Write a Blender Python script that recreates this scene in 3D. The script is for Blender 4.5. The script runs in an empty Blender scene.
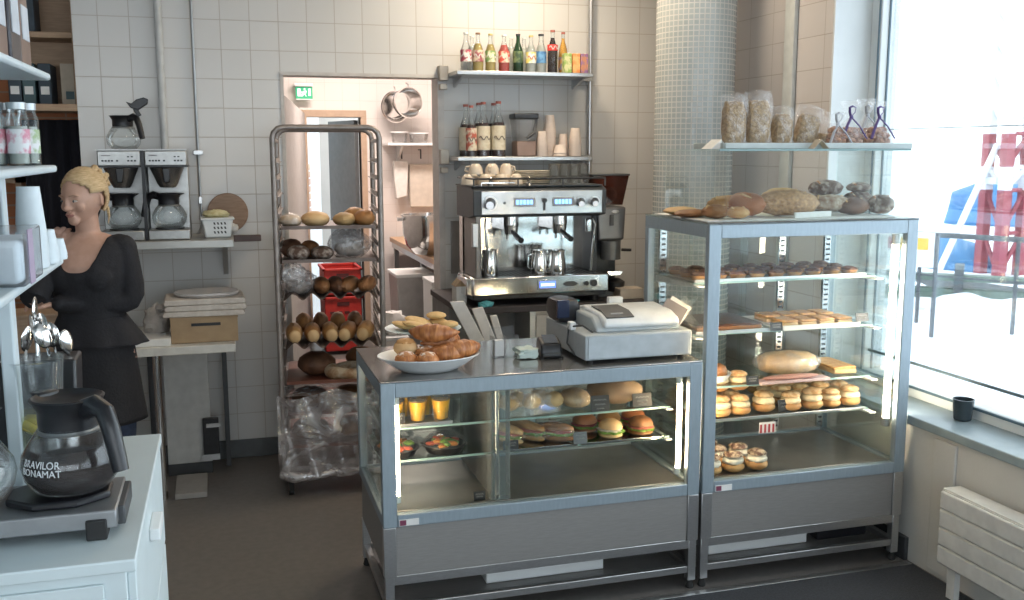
import bpy, bmesh, math, random
from mathutils import Vector, Matrix, noise
random.seed(7)
PI=math.pi
SC=bpy.context.scene; COL=SC.collection
# ---------------------------------------------------------------- camera (measured from the photograph)
F,PT,RO,YA,H=980.,.1522,.0014,.2881,1.68
def ray(x,y):
    dx,dy=x-512,y-300
    cr,sr=math.cos(RO),math.sin(RO)
    a=(dx*cr-dy*sr)/F; U=-(dx*sr+dy*cr)/F
    cp,sp=math.cos(PT),math.sin(PT)
    fw=cp+U*sp; u=-sp+U*cp
    cy,sy=math.cos(YA),math.sin(YA)
    return (a*cy+fw*sy,-a*sy+fw*cy,u)
def atY(x,y,v): r=ray(x,y); t=v/r[1]; return Vector((r[0]*t,v,H+r[2]*t))
def atX(x,y,v): r=ray(x,y); t=v/r[0]; return Vector((v,r[1]*t,H+r[2]*t))
def atZ(x,y,v): r=ray(x,y); t=(v-H)/r[2]; return Vector((r[0]*t,r[1]*t,v))
cam=bpy.data.cameras.new('camera'); co=bpy.data.objects.new('camera',cam); COL.objects.link(co)
cam.sensor_width=36; cam.lens=36*F/1024; cam.clip_start=.05; cam.clip_end=300
f_=Vector((math.sin(YA)*math.cos(PT),math.cos(YA)*math.cos(PT),-math.sin(PT)))
r_=Vector((math.cos(YA),-math.sin(YA),0)); u_=r_.cross(f_)
rr=r_*math.cos(RO)-u_*math.sin(RO); uu=rr.cross(f_)
m=Matrix.Identity(4)
for i in range(3): m[i][0],m[i][1],m[i][2]=rr[i],uu[i],-f_[i]
m[2][3]=H; co.matrix_world=m; SC.camera=co
SC.view_settings.view_transform='Standard'; SC.view_settings.look='None'; SC.view_settings.gamma=1
SC.view_settings.use_curve_mapping=False; SC.view_settings.exposure=0.9
SC.cycles.max_bounces=10; SC.cycles.transparent_max_bounces=24; SC.cycles.use_denoising=True
SC.cycles.caustics_reflective=False; SC.cycles.caustics_refractive=False; SC.cycles.sample_clamp_indirect=4.0
# ---------------------------------------------------------------- materials
MATS={}
def mat(name,col=(.5,.5,.5),rough=.5,metal=0,col2=None,nscale=20,bump=0,bscale=None,alpha=1,emit=None,estr=1,spec=.5,stretch=None,coat=0,sss=0,ramp=(.35,.65)):
    if name in MATS: return MATS[name]
    m=bpy.data.materials.new(name); m.use_nodes=True; nt=m.node_tree; b=nt.nodes['Principled BSDF']
    b.inputs['Base Color'].default_value=(*col,1); b.inputs['Roughness'].default_value=rough; b.inputs['Metallic'].default_value=metal
    b.inputs['Specular IOR Level'].default_value=spec; b.inputs['Alpha'].default_value=alpha
    if coat: b.inputs['Coat Weight'].default_value=coat
    if sss: b.inputs['Subsurface Weight'].default_value=sss; b.inputs['Subsurface Radius'].default_value=(.01,.004,.002); b.inputs['Subsurface Scale'].default_value=1
    if emit: b.inputs['Emission Color'].default_value=(*emit,1); b.inputs['Emission Strength'].default_value=estr
    tc=nt.nodes.new('ShaderNodeTexCoord'); mp=nt.nodes.new('ShaderNodeMapping'); nt.links.new(tc.outputs['Object'],mp.inputs[0])
    if stretch: mp.inputs['Scale'].default_value=stretch
    if col2 is None: col2=tuple(min(1,c*.88) for c in col)
    n=nt.nodes.new('ShaderNodeTexNoise'); n.inputs['Scale'].default_value=nscale; n.inputs['Detail'].default_value=4; nt.links.new(mp.outputs[0],n.inputs['Vector'])
    r=nt.nodes.new('ShaderNodeValToRGB'); r.color_ramp.elements[0].position,r.color_ramp.elements[1].position=ramp
    r.color_ramp.elements[0].color=(*col2,1); r.color_ramp.elements[1].color=(*col,1)
    nt.links.new(n.outputs[0],r.inputs[0]); nt.links.new(r.outputs[0],b.inputs['Base Color'])
    if bump:
        n2=nt.nodes.new('ShaderNodeTexNoise'); n2.inputs['Scale'].default_value=bscale or nscale*2; n2.inputs['Detail'].default_value=3; nt.links.new(mp.outputs[0],n2.inputs['Vector'])
        bp=nt.nodes.new('ShaderNodeBump'); bp.inputs['Strength'].default_value=bump; bp.inputs['Distance'].default_value=.01
        nt.links.new(n2.outputs[0],bp.inputs['Height']); nt.links.new(bp.outputs[0],b.inputs['Normal'])
    MATS[name]=m; return m
def tile_mat(name,c1,c2,grout,tw,th,ox,oz,axes='xz',gap=.0022,rough=.25,radial=None,bump=.3,var=.1):
    m=bpy.data.materials.new(name); m.use_nodes=True; nt=m.node_tree; N=nt.nodes; L=nt.links; b=N['Principled BSDF']
    b.inputs['Roughness'].default_value=rough
    tc=N.new('ShaderNodeTexCoord'); sx=N.new('ShaderNodeSeparateXYZ'); L.new(tc.outputs['Object'],sx.inputs[0]); cx=N.new('ShaderNodeCombineXYZ')
    def M(op,a,v):
        q=N.new('ShaderNodeMath'); q.operation=op; L.new(a,q.inputs[0]); 
        if hasattr(v,'is_linked') or hasattr(v,'links'): L.new(v,q.inputs[1])
        else: q.inputs[1].default_value=v
        return q.outputs[0]
    if radial:
        at=M('MULTIPLY',M('ARCTAN2',sx.outputs[1],sx.outputs[0]),radial); hx=at
    else: hx=sx.outputs['XYZ'.index(axes[0].upper())]
    L.new(M('SUBTRACT',hx,ox),cx.inputs[0]); L.new(M('SUBTRACT',sx.outputs[2],oz),cx.inputs[1])
    br=N.new('ShaderNodeTexBrick'); br.offset=0; br.squash=1; L.new(cx.outputs[0],br.inputs[0])
    br.inputs['Color1'].default_value=(*c1,1); br.inputs['Color2'].default_value=(*c2,1); br.inputs['Mortar'].default_value=(*grout,1)
    br.inputs['Scale'].default_value=1; br.inputs['Mortar Size'].default_value=gap; br.inputs['Mortar Smooth'].default_value=.2
    br.inputs['Brick Width'].default_value=tw; br.inputs['Row Height'].default_value=th
    L.new(br.outputs['Color'],b.inputs['Base Color'])
    bp=N.new('ShaderNodeBump'); bp.inputs['Strength'].default_value=bump; bp.inputs['Distance'].default_value=.003; bp.invert=True
    L.new(br.outputs['Fac'],bp.inputs['Height']); L.new(bp.outputs[0],b.inputs['Normal'])
    r=N.new('ShaderNodeMapRange'); r.inputs[3].default_value=rough; r.inputs[4].default_value=.9; L.new(br.outputs['Fac'],r.inputs[0]); L.new(r.outputs[0],b.inputs['Roughness'])
    return m
def glass(name,tint=(.93,.97,.96),refl=.7,haze=0,rough=.02,hazecol=(.9,.95,1)):
    m=bpy.data.materials.new(name); m.use_nodes=True; nt=m.node_tree; N=nt.nodes; L=nt.links; N.remove(N['Principled BSDF'])
    o=N['Material Output']; t=N.new('ShaderNodeBsdfTransparent'); t.inputs[0].default_value=(*tint,1)
    g=N.new('ShaderNodeBsdfGlossy'); g.inputs['Roughness'].default_value=rough
    lw=N.new('ShaderNodeFresnel'); lw.inputs[0].default_value=1.5; mu=N.new('ShaderNodeMath'); mu.operation='MULTIPLY'; mu.inputs[1].default_value=refl; L.new(lw.outputs[0],mu.inputs[0])
    x=N.new('ShaderNodeMixShader'); L.new(mu.outputs[0],x.inputs[0]); L.new(t.outputs[0],x.inputs[1]); L.new(g.outputs[0],x.inputs[2])
    out=x
    if haze:
        d=N.new('ShaderNodeBsdfDiffuse'); d.inputs[0].default_value=(*hazecol,1); y=N.new('ShaderNodeMixShader'); y.inputs[0].default_value=haze
        L.new(x.outputs[0],y.inputs[1]); L.new(d.outputs[0],y.inputs[2]); out=y
    L.new(out.outputs[0],o.inputs[0]); return m
def film(name,col=(.95,.95,.97),amount=.25,scale=18,rough=.15):
    m=bpy.data.materials.new(name); m.use_nodes=True; nt=m.node_tree; N=nt.nodes; L=nt.links; N.remove(N['Principled BSDF']); o=N['Material Output']
    t=N.new('ShaderNodeBsdfTransparent'); g=N.new('ShaderNodeBsdfGlossy'); g.inputs['Roughness'].default_value=rough; d=N.new('ShaderNodeBsdfDiffuse'); d.inputs[0].default_value=(*col,1)
    n=N.new('ShaderNodeTexNoise'); n.inputs['Scale'].default_value=scale; n.inputs['Detail'].default_value=6; n.inputs['Distortion'].default_value=1.5
    tc=N.new('ShaderNodeTexCoord'); L.new(tc.outputs['Object'],n.inputs['Vector'])
    bp=N.new('ShaderNodeBump'); bp.inputs['Strength'].default_value=.9; bp.inputs['Distance'].default_value=.02; L.new(n.outputs[0],bp.inputs['Height']); L.new(bp.outputs[0],g.inputs['Normal'])
    a=N.new('ShaderNodeMixShader'); a.inputs[0].default_value=.55; L.new(g.outputs[0],a.inputs[1]); L.new(d.outputs[0],a.inputs[2])
    mr=N.new('ShaderNodeMapRange'); mr.inputs[1].default_value=.35; mr.inputs[2].default_value=.7; mr.inputs[3].default_value=amount*.35; mr.inputs[4].default_value=min(1,amount*2); L.new(n.outputs[0],mr.inputs[0])
    x=N.new('ShaderNodeMixShader'); L.new(mr.outputs[0],x.inputs[0]); L.new(t.outputs[0],x.inputs[1]); L.new(a.outputs[0],x.inputs[2]); L.new(x.outputs[0],o.inputs[0]); return m
# ---------------------------------------------------------------- mesh builder
class B:
    def __init__(s): s.bm=bmesh.new()
    def box(s,x0,x1,y0,y1,z0,z1):
        v=[s.bm.verts.new((x,y,z)) for z in (z0,z1) for y in (y0,y1) for x in (x0,x1)]
        for f in ((0,2,3,1),(4,5,7,6),(0,1,5,4),(2,6,7,3),(0,4,6,2),(1,3,7,5)): s.bm.faces.new([v[i] for i in f])
        return s
    def loft(s,rings,cap=True,closed=False):
        R=[[s.bm.verts.new(p) for p in r] for r in rings]; n=len(R[0])
        rng=range(len(R)) if closed else range(len(R)-1)
        for i in rng:
            a,b=R[i],R[(i+1)%len(R)]
            for k in range(n): s.bm.faces.new((a[k],a[(k+1)%n],b[(k+1)%n],b[k]))
        if cap and not closed:
            s.bm.faces.new(R[0][::-1]); s.bm.faces.new(R[-1])
        return s
    def tube(s,pts,r,n=8,closed=False,flat=1.0,cap=True):
        P=[Vector(p) for p in pts]; m=len(P); rs=r if isinstance(r,(list,tuple)) else [r]*m
        rings=[]; up=None
        for i,p in enumerate(P):
            a=P[(i-1)%m] if (closed or i>0) else P[0]; b=P[(i+1)%m] if (closed or i<m-1) else P[-1]
            d=(b-a).normalized()
            if up is None:
                up=Vector((0,0,1)) if abs(d.z)<.9 else Vector((1,0,0))
            sd=d.cross(up)
            if sd.length<1e-4: sd=d.cross(Vector((0,1,0)))
            sd.normalize(); up=sd.cross(d).normalized()
            rings.append([p+(sd*math.cos(t)+up*math.sin(t)*flat)*rs[i] for t in (2*PI*k/n for k in range(n))])
        return s.loft(rings,cap,closed)
    def cyl(s,p0,p1,r0,r1=None,n=20): return s.tube([p0,p1],[r0,r0 if r1 is None else r1],n)
    def lathe(s,prof,c=(0,0,0),n=24,cap=True):
        return s.loft([[(c[0]+r*math.cos(2*PI*k/n),c[1]+r*math.sin(2*PI*k/n),c[2]+z) for k in range(n)] for r,z in prof],cap)
    def ell(s,c,r,rot=0,n=16,m=10,amp=0,fr=8,fn=None,seed=0,tilt=0):
        M=Matrix.Rotation(rot,3,'Z')@Matrix.Rotation(tilt,3,'Y'); c=Vector(c); rings=[]
        for i in range(m+1):
            th=-PI/2+PI*i/m; th=max(-PI/2+.06,min(PI/2-.06,th)); row=[]
            for k in range(n):
                ph=2*PI*k/n; p=Vector((math.cos(th)*math.cos(ph),math.cos(th)*math.sin(ph),math.sin(th)))
                if fn: p=Vector(fn(p))
                q=Vector((p.x*r[0],p.y*r[1],p.z*r[2]))
                if amp: q*=1+amp*noise.noise(p*fr+Vector((seed*3.7,0,seed)))
                row.append(c+M@q)
            rings.append(row)
        return s.loft(rings)
    def prism(s,pts,axis,a,b):
        # polygon pts in the plane perpendicular to axis, extruded from a to b
        def P(u,v,w): return {'x':(w,u,v),'y':(u,w,v),'z':(u,v,w)}[axis]
        return s.loft([[P(u,v,a) for u,v in pts],[P(u,v,b) for u,v in pts]])
    def grid(s,fn,nu,nv,closed_u=False):
        V=[[s.bm.verts.new(fn(i/(nu-1 if not closed_u else nu),j/(nv-1))) for i in range(nu)] for j in range(nv)]
        for j in range(nv-1):
            for i in range(nu if closed_u else nu-1): s.bm.faces.new((V[j][i],V[j][(i+1)%nu],V[j+1][(i+1)%nu],V[j+1][i]))
        return s
    def xf(s,M): bmesh.ops.transform(s.bm,matrix=M,verts=s.bm.verts); return s
    def make(s,name,m,parent=None,w=False,bevel=0,smooth=True,loc=None,rz=0,seg=2,solid=0,sub=0):
        if w and (parent or loc):
            o=Vector(loc) if loc else origin(parent)
            bmesh.ops.translate(s.bm,vec=-o,verts=s.bm.verts)
        bmesh.ops.recalc_face_normals(s.bm,faces=s.bm.faces)
        me=bpy.data.meshes.new(name); s.bm.to_mesh(me); s.bm.free()
        me.materials.append(m)
        if smooth:
            for p in me.polygons: p.use_smooth=True
        ob=bpy.data.objects.new(name,me); COL.objects.link(ob)
        if smooth and hasattr(me,'set_sharp_from_angle'): me.set_sharp_from_angle(angle=math.radians(38))
        if parent: ob.parent=parent
        if loc: ob.location=loc
        ob.rotation_euler.z=rz
        if solid:
            q=ob.modifiers.new('solid','SOLIDIFY'); q.thickness=solid; q.offset=0
        if bevel:
            q=ob.modifiers.new('bevel','BEVEL'); q.width=bevel; q.segments=seg; q.limit_method='ANGLE'; q.angle_limit=math.radians(40); q.harden_normals=False
        if sub:
            q=ob.modifiers.new('sub','SUBSURF'); q.levels=sub; q.render_levels=sub
        return ob
def origin(o):
    v=Vector((0,0,0))
    while o: v=v+o.location; o=o.parent
    return v
def tag(o,label,cat,group=None,kind=None):
    if label: o['label']=label
    if cat: o['category']=cat
    if group: o['group']=group
    if kind: o['kind']=kind
    return o
def struct(o): o['kind']='structure'; return o
def thing(name,label,cat,loc=(0,0,0),rz=0,group=None):
    o=bpy.data.objects.new(name,None); o.empty_display_size=.05; COL.objects.link(o); o.location=loc; o.rotation_euler.z=rz
    return tag(o,label,cat,group)
def dup(root,loc,rz=0,label=None,group=None,sc=None,skip=()):
    r=root.copy(); COL.objects.link(r); r.location=loc; r.rotation_euler.z=rz
    if sc: r.scale=(sc,sc,sc) if not hasattr(sc,'__len__') else sc
    if label: r['label']=label
    if group: r['group']=group
    def rec(src,dst):
        for ch in list(src.children):
            c=ch.copy(); COL.objects.link(c); c.parent=dst; rec(ch,c)
    rec(root,r); return r
def remesh(bs,vox,smooth_it=3):
    me=bpy.data.meshes.new('tmp'); bs.bm.normal_update(); bmesh.ops.recalc_face_normals(bs.bm,faces=bs.bm.faces); bs.bm.to_mesh(me); bs.bm.free()
    o=bpy.data.objects.new('tmp',me); COL.objects.link(o)
    q=o.modifiers.new('r','REMESH'); q.mode='VOXEL'; q.voxel_size=vox; q.use_smooth_shade=True
    if smooth_it: q=o.modifiers.new('s','SMOOTH'); q.iterations=smooth_it; q.factor=.5
    bpy.context.view_layer.update()
    dg=bpy.context.evaluated_depsgraph_get(); nm=bpy.data.meshes.new_from_object(o.evaluated_get(dg))
    bpy.data.objects.remove(o); b=B(); b.bm.from_mesh(nm); bpy.data.meshes.remove(nm); return b
def text(name,body,size,m,parent,loc,rot,align='CENTER',bend=None,depth=.0004,sx=1):
    cu=bpy.data.curves.new('t','FONT'); cu.body=body; cu.size=size; cu.align_x=align; cu.align_y='CENTER'; cu.extrude=depth; cu.space_line=.85
    o=bpy.data.objects.new('t',cu); COL.objects.link(o); bpy.context.view_layer.update()
    me=bpy.data.meshes.new_from_object(o.evaluated_get(bpy.context.evaluated_depsgraph_get())); bpy.data.objects.remove(o)
    for v in me.vertices: v.co.x*=sx
    if bend:
        R0,fnr=bend
        for v in me.vertices:
            h=v.co.y; R=fnr(h)+v.co.z+.0008; a=v.co.x/R0
            v.co=Vector((R*math.sin(a),-R*math.cos(a),h))
    me.materials.clear(); me.materials.append(m)
    ob=bpy.data.objects.new(name,me); COL.objects.link(ob); ob.parent=parent; ob.location=loc; ob.rotation_euler=rot; return ob
ORD=['first','second','third','fourth','fifth','sixth','seventh','eighth','ninth','tenth','eleventh','twelfth']
# palette
steel=mat('brushed_steel',(.58,.58,.58),.32,.9,(.5,.5,.5),60,stretch=(1,1,8))
chrome=mat('chrome',(.75,.74,.73),.12,1,(.68,.67,.66),30)
alu=mat('grey_aluminium',(.33,.40,.45),.42,.35,(.30,.365,.41),90,stretch=(1,1,.2))
steelskirt=mat('skirt_steel',(.31,.30,.29),.5,.4,(.28,.27,.26),120,stretch=(.2,1,3))
steeltop=mat('worktop_steel',(.50,.49,.47),.16,.85,(.43,.42,.41),8)
black=mat('black_plastic',(.015,.016,.02),.35,0,(.01,.01,.012),30)
darkgrey=mat('dark_grey_plastic',(.06,.065,.07),.45)
rubber=mat('black_rubber',(.02,.02,.02),.8)
white=mat('white_plastic',(.78,.80,.80),.35,0,(.74,.76,.76),10)
paint=mat('white_paint',(.74,.77,.77),.5,0,(.70,.73,.73),6)
paper=mat('white_paper',(.80,.79,.76),.8,0,(.74,.73,.70),30)
card=mat('brown_cardboard',(.42,.30,.18),.85,0,(.36,.25,.15),14,stretch=(1,6,1))
wood=mat('light_wood',(.42,.27,.15),.5,0,(.33,.20,.11),10,stretch=(1,8,8))
wine=mat('case_light',(1,.8,.55),.4,0,emit=(1,.72,.45),estr=42)
pane=glass('clear_glass',(.95,.98,.97),.45); hoodpane=glass('hood_glass',(.96,.985,.98),.22)
shelfglass=glass('shelf_glass',(.90,.96,.95),.5,.0)
winglass=glass('window_glass',(.97,.99,1),.5)
jarg=glass('jar_glass',(.95,.97,.97),.6,.03)
clearp=glass('clear_plastic',(.97,.97,.97),.5,.03,.08)
cello=film('cellophane',amount=.12)
croism=mat('croissant_crust',(.50,.21,.07),.4,0,(.27,.09,.03),26,bump=.35,bscale=30,stretch=(3,1,1)); bagfilm=film('plastic_bag_film',amount=.22,scale=14,rough=.15)
crust=mat('golden_crust',(.62,.36,.14),.5,0,(.42,.19,.06),9,bump=.25,bscale=40)
pale=mat('pale_crust',(.72,.50,.26),.6,0,(.58,.34,.15),8,bump=.25,bscale=40)
darkcrust=mat('dark_crust',(.20,.09,.045),.6,0,(.10,.045,.025),12,bump=.4,bscale=40)
browncrust=mat('brown_crust',(.36,.17,.07),.55,0,(.22,.09,.035),10,bump=.3,bscale=40)
cream=mat('whipped_cream',(.88,.74,.50),.5,0,(.80,.62,.38),60,bump=.3,bscale=90)
wcream=mat('white_cream',(.82,.76,.66),.5,0,(.7,.62,.5),60,bump=.3,bscale=90)
sugar=mat('sugared_crust',(.80,.70,.62),.8,0,(.42,.19,.08),60,ramp=(.46,.56))
floury=mat('floured_crust',(.42,.35,.30),.85,0,(.12,.07,.05),45,ramp=(.45,.68),bump=.3)
seed=mat('seeded_crust',(.64,.39,.20),.7,0,(.34,.18,.09),80,bump=.6,bscale=120)
choc=mat('chocolate_glaze',(.10,.045,.03),.3,0,(.05,.02,.015),30)
lettuce=mat('lettuce',(.25,.42,.07),.5,0,(.12,.28,.03),40,bump=.5)
# ================================================================ setting
WY=5.45; WX=2.66; CH=2.95
TX,TZ,TW,TH=-.5508,2.3474,.1473,.1501
tilew=tile_mat('wall_tiles',(.66,.65,.63),(.64,.63,.61),(.47,.43,.39),TW,TH,TX-TW*30,TZ-TH*30)
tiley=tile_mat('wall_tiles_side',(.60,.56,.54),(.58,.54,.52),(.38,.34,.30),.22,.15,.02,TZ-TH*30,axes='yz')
tilek=tile_mat('kitchen_tiles',(.78,.73,.70),(.76,.71,.68),(.66,.60,.56),.15,.15,0,0)
tileky=tile_mat('kitchen_side_tiles',(.78,.73,.70),(.76,.71,.68),(.66,.60,.56),.15,.15,0,0,axes='yz')
floorm=mat('vinyl_floor',(.175,.162,.152),.40,0,(.15,.14,.132),30,bump=.05,bscale=200)
plaster=mat('wall_plaster',(.62,.61,.58),.7,0,(.58,.57,.54),4,bump=.1,bscale=80)
ceilm=mat('ceiling_white',(.72,.70,.67),.8)
struct(B().box(-4,WX+.4,-4,12.5,-.06,0).make('floor',floorm,smooth=False))
struct(B().box(-4,WX+.4,-4,12.5,CH,CH+.06).make('ceiling',ceilm,smooth=False))
DX0,DX1,DZ=.344,1.185,2.079
b=B().box(-.67,DX0,WY,WY+.14,0,CH).box(DX0,DX1,WY,WY+.14,DZ,CH).box(DX1+.0,WX+.3,WY,WY+.14,0,CH)
struct(b.make('wall_back',tilew,smooth=False))
struct(B().box(-.67,DX0,WY-.018,WY,0,.10).make('baseboard_back',mat('baseboard_grey',(.11,.12,.125),.5),bevel=.004))
jam=mat('door_lining',(.60,.57,.54),.5)
struct(B().box(DX1-.002,DX1+.032,WY-.015,WY+.15,0,DZ).box(DX0-.012,DX0+.006,WY-.006,WY+.15,0,DZ).box(DX0-.012,DX1+.032,WY-.012,WY+.15,DZ-.006,DZ+.012).make('door_1',jam,smooth=False))
# window wall and pier
struct(B().box(WX,WX+.3,-4,3.92,0,.58).make('wall_right_low',plaster,smooth=False))
struct(B().box(WX,WX+.3,3.92,WY+.14,0,CH).make('wall_right_pier',tiley,smooth=False))
struct(B().box(WX,WX+.3,-4,3.92,2.75,CH).make('wall_right_top',plaster,smooth=False))
struct(B().box(WX+.001,WX+.29,3.908,3.92,.58,2.75).make('trim_1',paint,smooth=False))
struct(B().box(WX-.022,WX-.0,4.20,4.285,.6,CH).make('trim_2',mat('pale_trim',(.60,.62,.60),.5),smooth=False,bevel=.004))
struct(B().box(WX-.02,WX,3.22,WY,0,.10).make('baseboard_right',mat('baseboard_dark',(.05,.055,.06),.5),bevel=.004))
struct(B().box(WX-.012,WX,2.98,3.10,.02,.56).make('trim_3',plaster,smooth=False,bevel=.005))
struct(B().box(WX-.02,WX+.2,-4,3.908,.575,.612).make('window_sill',mat('sill_stone',(.30,.36,.38),.35,0,(.25,.31,.33),12),smooth=False,bevel=.005))
# window frame: one window, posts, bottom rail and a slim transom
GX=2.90
w=struct(B().box(GX-.05,GX+.05,-3.9,3.908,.612,.665).box(GX-.05,GX+.05,-3.9,3.908,2.68,2.75).box(GX-.05,GX+.05,3.835,3.908,.665,2.68).box(GX-.05,GX+.05,.10,.20,.665,2.68).box(GX-.05,GX+.05,-2.3,-2.2,.665,2.68).make('window_1',paint,smooth=False,bevel=.006))
B().box(GX-.004,GX+.004,-3.9,3.835,.665,2.68).make('window_pane',winglass,w,smooth=False)
gk=mat('window_gasket',(.10,.16,.20),.5)
B().box(GX-.056,GX-.05,3.842,3.848,.665,2.68).box(GX-.012,GX-.004,3.83,3.836,.665,2.68).box(GX-.056,GX-.05,-3.9,3.9,.652,.662).make('window_gasket',gk,w,smooth=False)
zb=atX(914,363,GX-.02).z; B().box(GX-.03,GX-.02,-3.9,3.835,zb-.006,zb+.006).make('lower_bead',mat('bead_grey',(.16,.22,.25),.5),w,smooth=False)
B().box(GX-.012,GX+.012,-3.9,3.835,1.766,1.770).make('glazing_bar',mat('pale_bar',(.6,.72,.76),.5),w,smooth=False)
# far room, closing walls
struct(B().box(-4,-3.9,-4,12.5,0,CH).make('wall_left',plaster,smooth=False))
fw=struct(B().box(-4,WX+.3,-4.1,-4,0,.7).box(-4,WX+.3,-4.1,-4,2.7,CH).box(-4,-3.2,-4.1,-4,.7,2.7).box(-.9,-.7,-4.1,-4,.7,2.7).box(2.2,WX+.3,-4.1,-4,.7,2.7).make('wall_front',plaster,smooth=False))
# mosaic column
cc=Vector((2.345,4.63,0))
mos=tile_mat('mosaic',(.42,.46,.46),(.37,.415,.42),(.60,.59,.56),.0262,.0262,0,0,radial=.2,gap=.0028,rough=.2,bump=.5)
o=B().lathe([(.2,0),(.2,CH)],n=64,cap=False).make('column_mosaic',mos); o.location=cc; o.name='wall_column'; struct(o)
# pipes and cable conduit on the back wall
cd=mat('pipe_paint',(.60,.61,.60),.45)
tag(B().tube([(-.262,5.425,1.52),(-.262,5.425,CH)],.019,14).box(-.285,-.235,5.42,5.45,2.5,2.53).make('wall_pipe',cd),'thick white painted pipe running up the tiled wall behind the coffee brewers','pipe')
o=tag(B().tube([(-.10,5.435,1.42),(-.10,5.435,CH)],.007,8).tube([(-.10,5.435,1.42),(-.098,5.43,1.36),(-.095,5.425,1.30),(-.115,5.42,1.25),(-.16,5.41,1.215)],.006,8).make('wall_conduit',mat('grey_conduit',(.40,.42,.43),.35,.6)),'thin grey metal conduit on the tiled wall bending down to the coffee brewers','conduit')
B().box(-.125,-.075,5.42,5.45,1.655,1.68).box(-.110,-.090,5.41,5.45,1.40,1.44).make('conduit_clip',steel,o,bevel=.003)
# floor mat and edging strip in front of the cases
tag(B().box(-.2,2.64,1.2,3.165,.001,.009).make('entrance_mat',mat('dark_mat',(.055,.06,.07),.9,0,(.035,.038,.045),120,bump=.4,bscale=300),smooth=False),'dark entrance mat on the floor in front of the glass cases','mat')
struct(B().box(.2,2.64,3.17,3.20,.001,.008).make('trim_4',steel,smooth=False,bevel=.002))
# radiator
rt=thing('radiator','white panel radiator under the window sill','radiator',(2.56,2.2,0))
radm=mat('radiator_white',(.70,.70,.67),.45)
bb=B()
for i in range(4): bb.box(-.03,.03,-1.2,.71,.14+i*.071,.14+i*.071+.067)
bb.make('panel',radm,rt,bevel=.006)
B().box(-.02,.06,-1.2,.71,.425,.43).box(-.022,.02,-1.2,.71,.135,.425).make('casing',radm,rt,bevel=.003)
for y in (.66,-.9): B().box(.0,.025,y-.02,y+.02,0,.14).make('foot',radm,rt)
# ---------------- kitchen beyond the doorway
KY=8.7
struct(B().box(-.66,.74,KY,KY+.1,0,CH).box(.74,1.20,KY,KY+.1,1.96,CH).box(1.20,3.2,KY,KY+.1,0,CH).make('wall_kitchen_back',tilek,smooth=False))
struct(B().box(2.25,2.35,WY+.14,KY,0,CH).make('wall_kitchen_right',tileky,smooth=False))
struct(B().box(-.59,-.51,WY+.10,12,0,CH).make('wall_kitchen_left',tileky,smooth=False))
part=mat('grey_partition',(.47,.46,.45),.6)
struct(B().prism([(.345,5.60),(.725,8.69),(.70,8.69),(.32,5.60)],'z',0,1.99).make('wall_partition',part,smooth=False))
dm=mat('oak_door_frame',(.50,.37,.27),.5,0,(.45,.33,.24),20)
d2=struct(B().box(.69,.74,KY-.03,KY+.13,0,1.96).box(1.20,1.25,KY-.03,KY+.13,0,1.96).box(.69,1.25,KY-.03,KY+.13,1.96,2.02).make('door_2',dm,smooth=False,bevel=.004))
dl=B().box(.0,.56,-.02,.02,.01,1.94).make('door_leaf',mat('grey_door',(.20,.215,.22),.5),d2,bevel=.003); dl.location=(1.18,KY+.12,0); dl.rotation_euler.z=math.radians(108)
B().cyl((.5,-.02,1.0),(.5,-.07,1.0),.012).cyl((.5,-.07,1.0),(.40,-.07,1.0),.01).make('door_handle',steel,dl)
struct(B().box(-.6,3,11.2,11.3,0,CH).make('wall_hall_back',plaster,smooth=False))
hallp=mat('hall_panel',(.66,.69,.70),.5)
struct(B().prism([(.62,8.82),(1.01,10.4),(1.0,10.43),(.60,8.82)],'z',0,CH).make('wall_hall_left',hallp,smooth=False))
nb=B()
for k in range(9): nb.box(.0,.004,-.07,.07,1.05+k*.07,1.105+k*.07)
nb=nb.make('notice_strip',mat('notice_paper',(.62,.52,.36),.7,0,(.45,.25,.22),5)); nb.location=(.825,9.62,-.12); nb.rotation_euler.z=-.24
tag(nb,'vertical strip of yellow and red notices on the pale hall wall beyond the doorway','notice')
def crate(name,label,x,y,z,wx,wy,h,m,group=None,rim=.012):
    t=thing(name,label,'crate',(x,y,z),0,group)
    bb=B().box(-wx/2,wx/2,-wy/2,wy/2,0,.01)
    for s in (-1,1):
        bb.box(s*wx/2-.008*(s>0),s*wx/2+.008*(s<0),-wy/2,wy/2,0,h).box(-wx/2,wx/2,s*wy/2-.008*(s>0),s*wy/2+.008*(s<0),0,h)
    bb.make('body',m,t,bevel=.004)
    r_=B()
    for s in (-1,1): r_.box(s*wx/2-rim,s*wx/2+rim,-wy/2-rim,wy/2+rim,h-.02,h).box(-wx/2-rim,wx/2+rim,s*wy/2-rim,s*wy/2+rim,h-.02,h)
    r_.make('rim',m,t,bevel=.003)
    g=B()
    for s in (-.3,-.1,.1,.3): g.box(s*wx-.02,s*wx+.02,-wy/2-.004,-wy/2+.004,h*.35,h*.45)
    g.box(-.05,.05,-wy/2-.004,-wy/2+.004,h*.66,h*.8).make('grip_hole',mat('crate_slot',(.10,.02,.02),.6),t)
    return t
redp=mat('red_plastic',(.55,.04,.03),.4,0,(.45,.03,.025),20)
q=atY(343,281,8.2)
for k in range(3): crate('bread_crate',['red plastic crate at the bottom of the stack behind the bread rack','red plastic crate in the middle of the stack behind the bread rack','topmost red plastic crate of the stack behind the bread rack'][k],q.x-.02,8.25,.03+k*.235,.30,.4,.22,redp,'red crates behind the rack')
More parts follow.
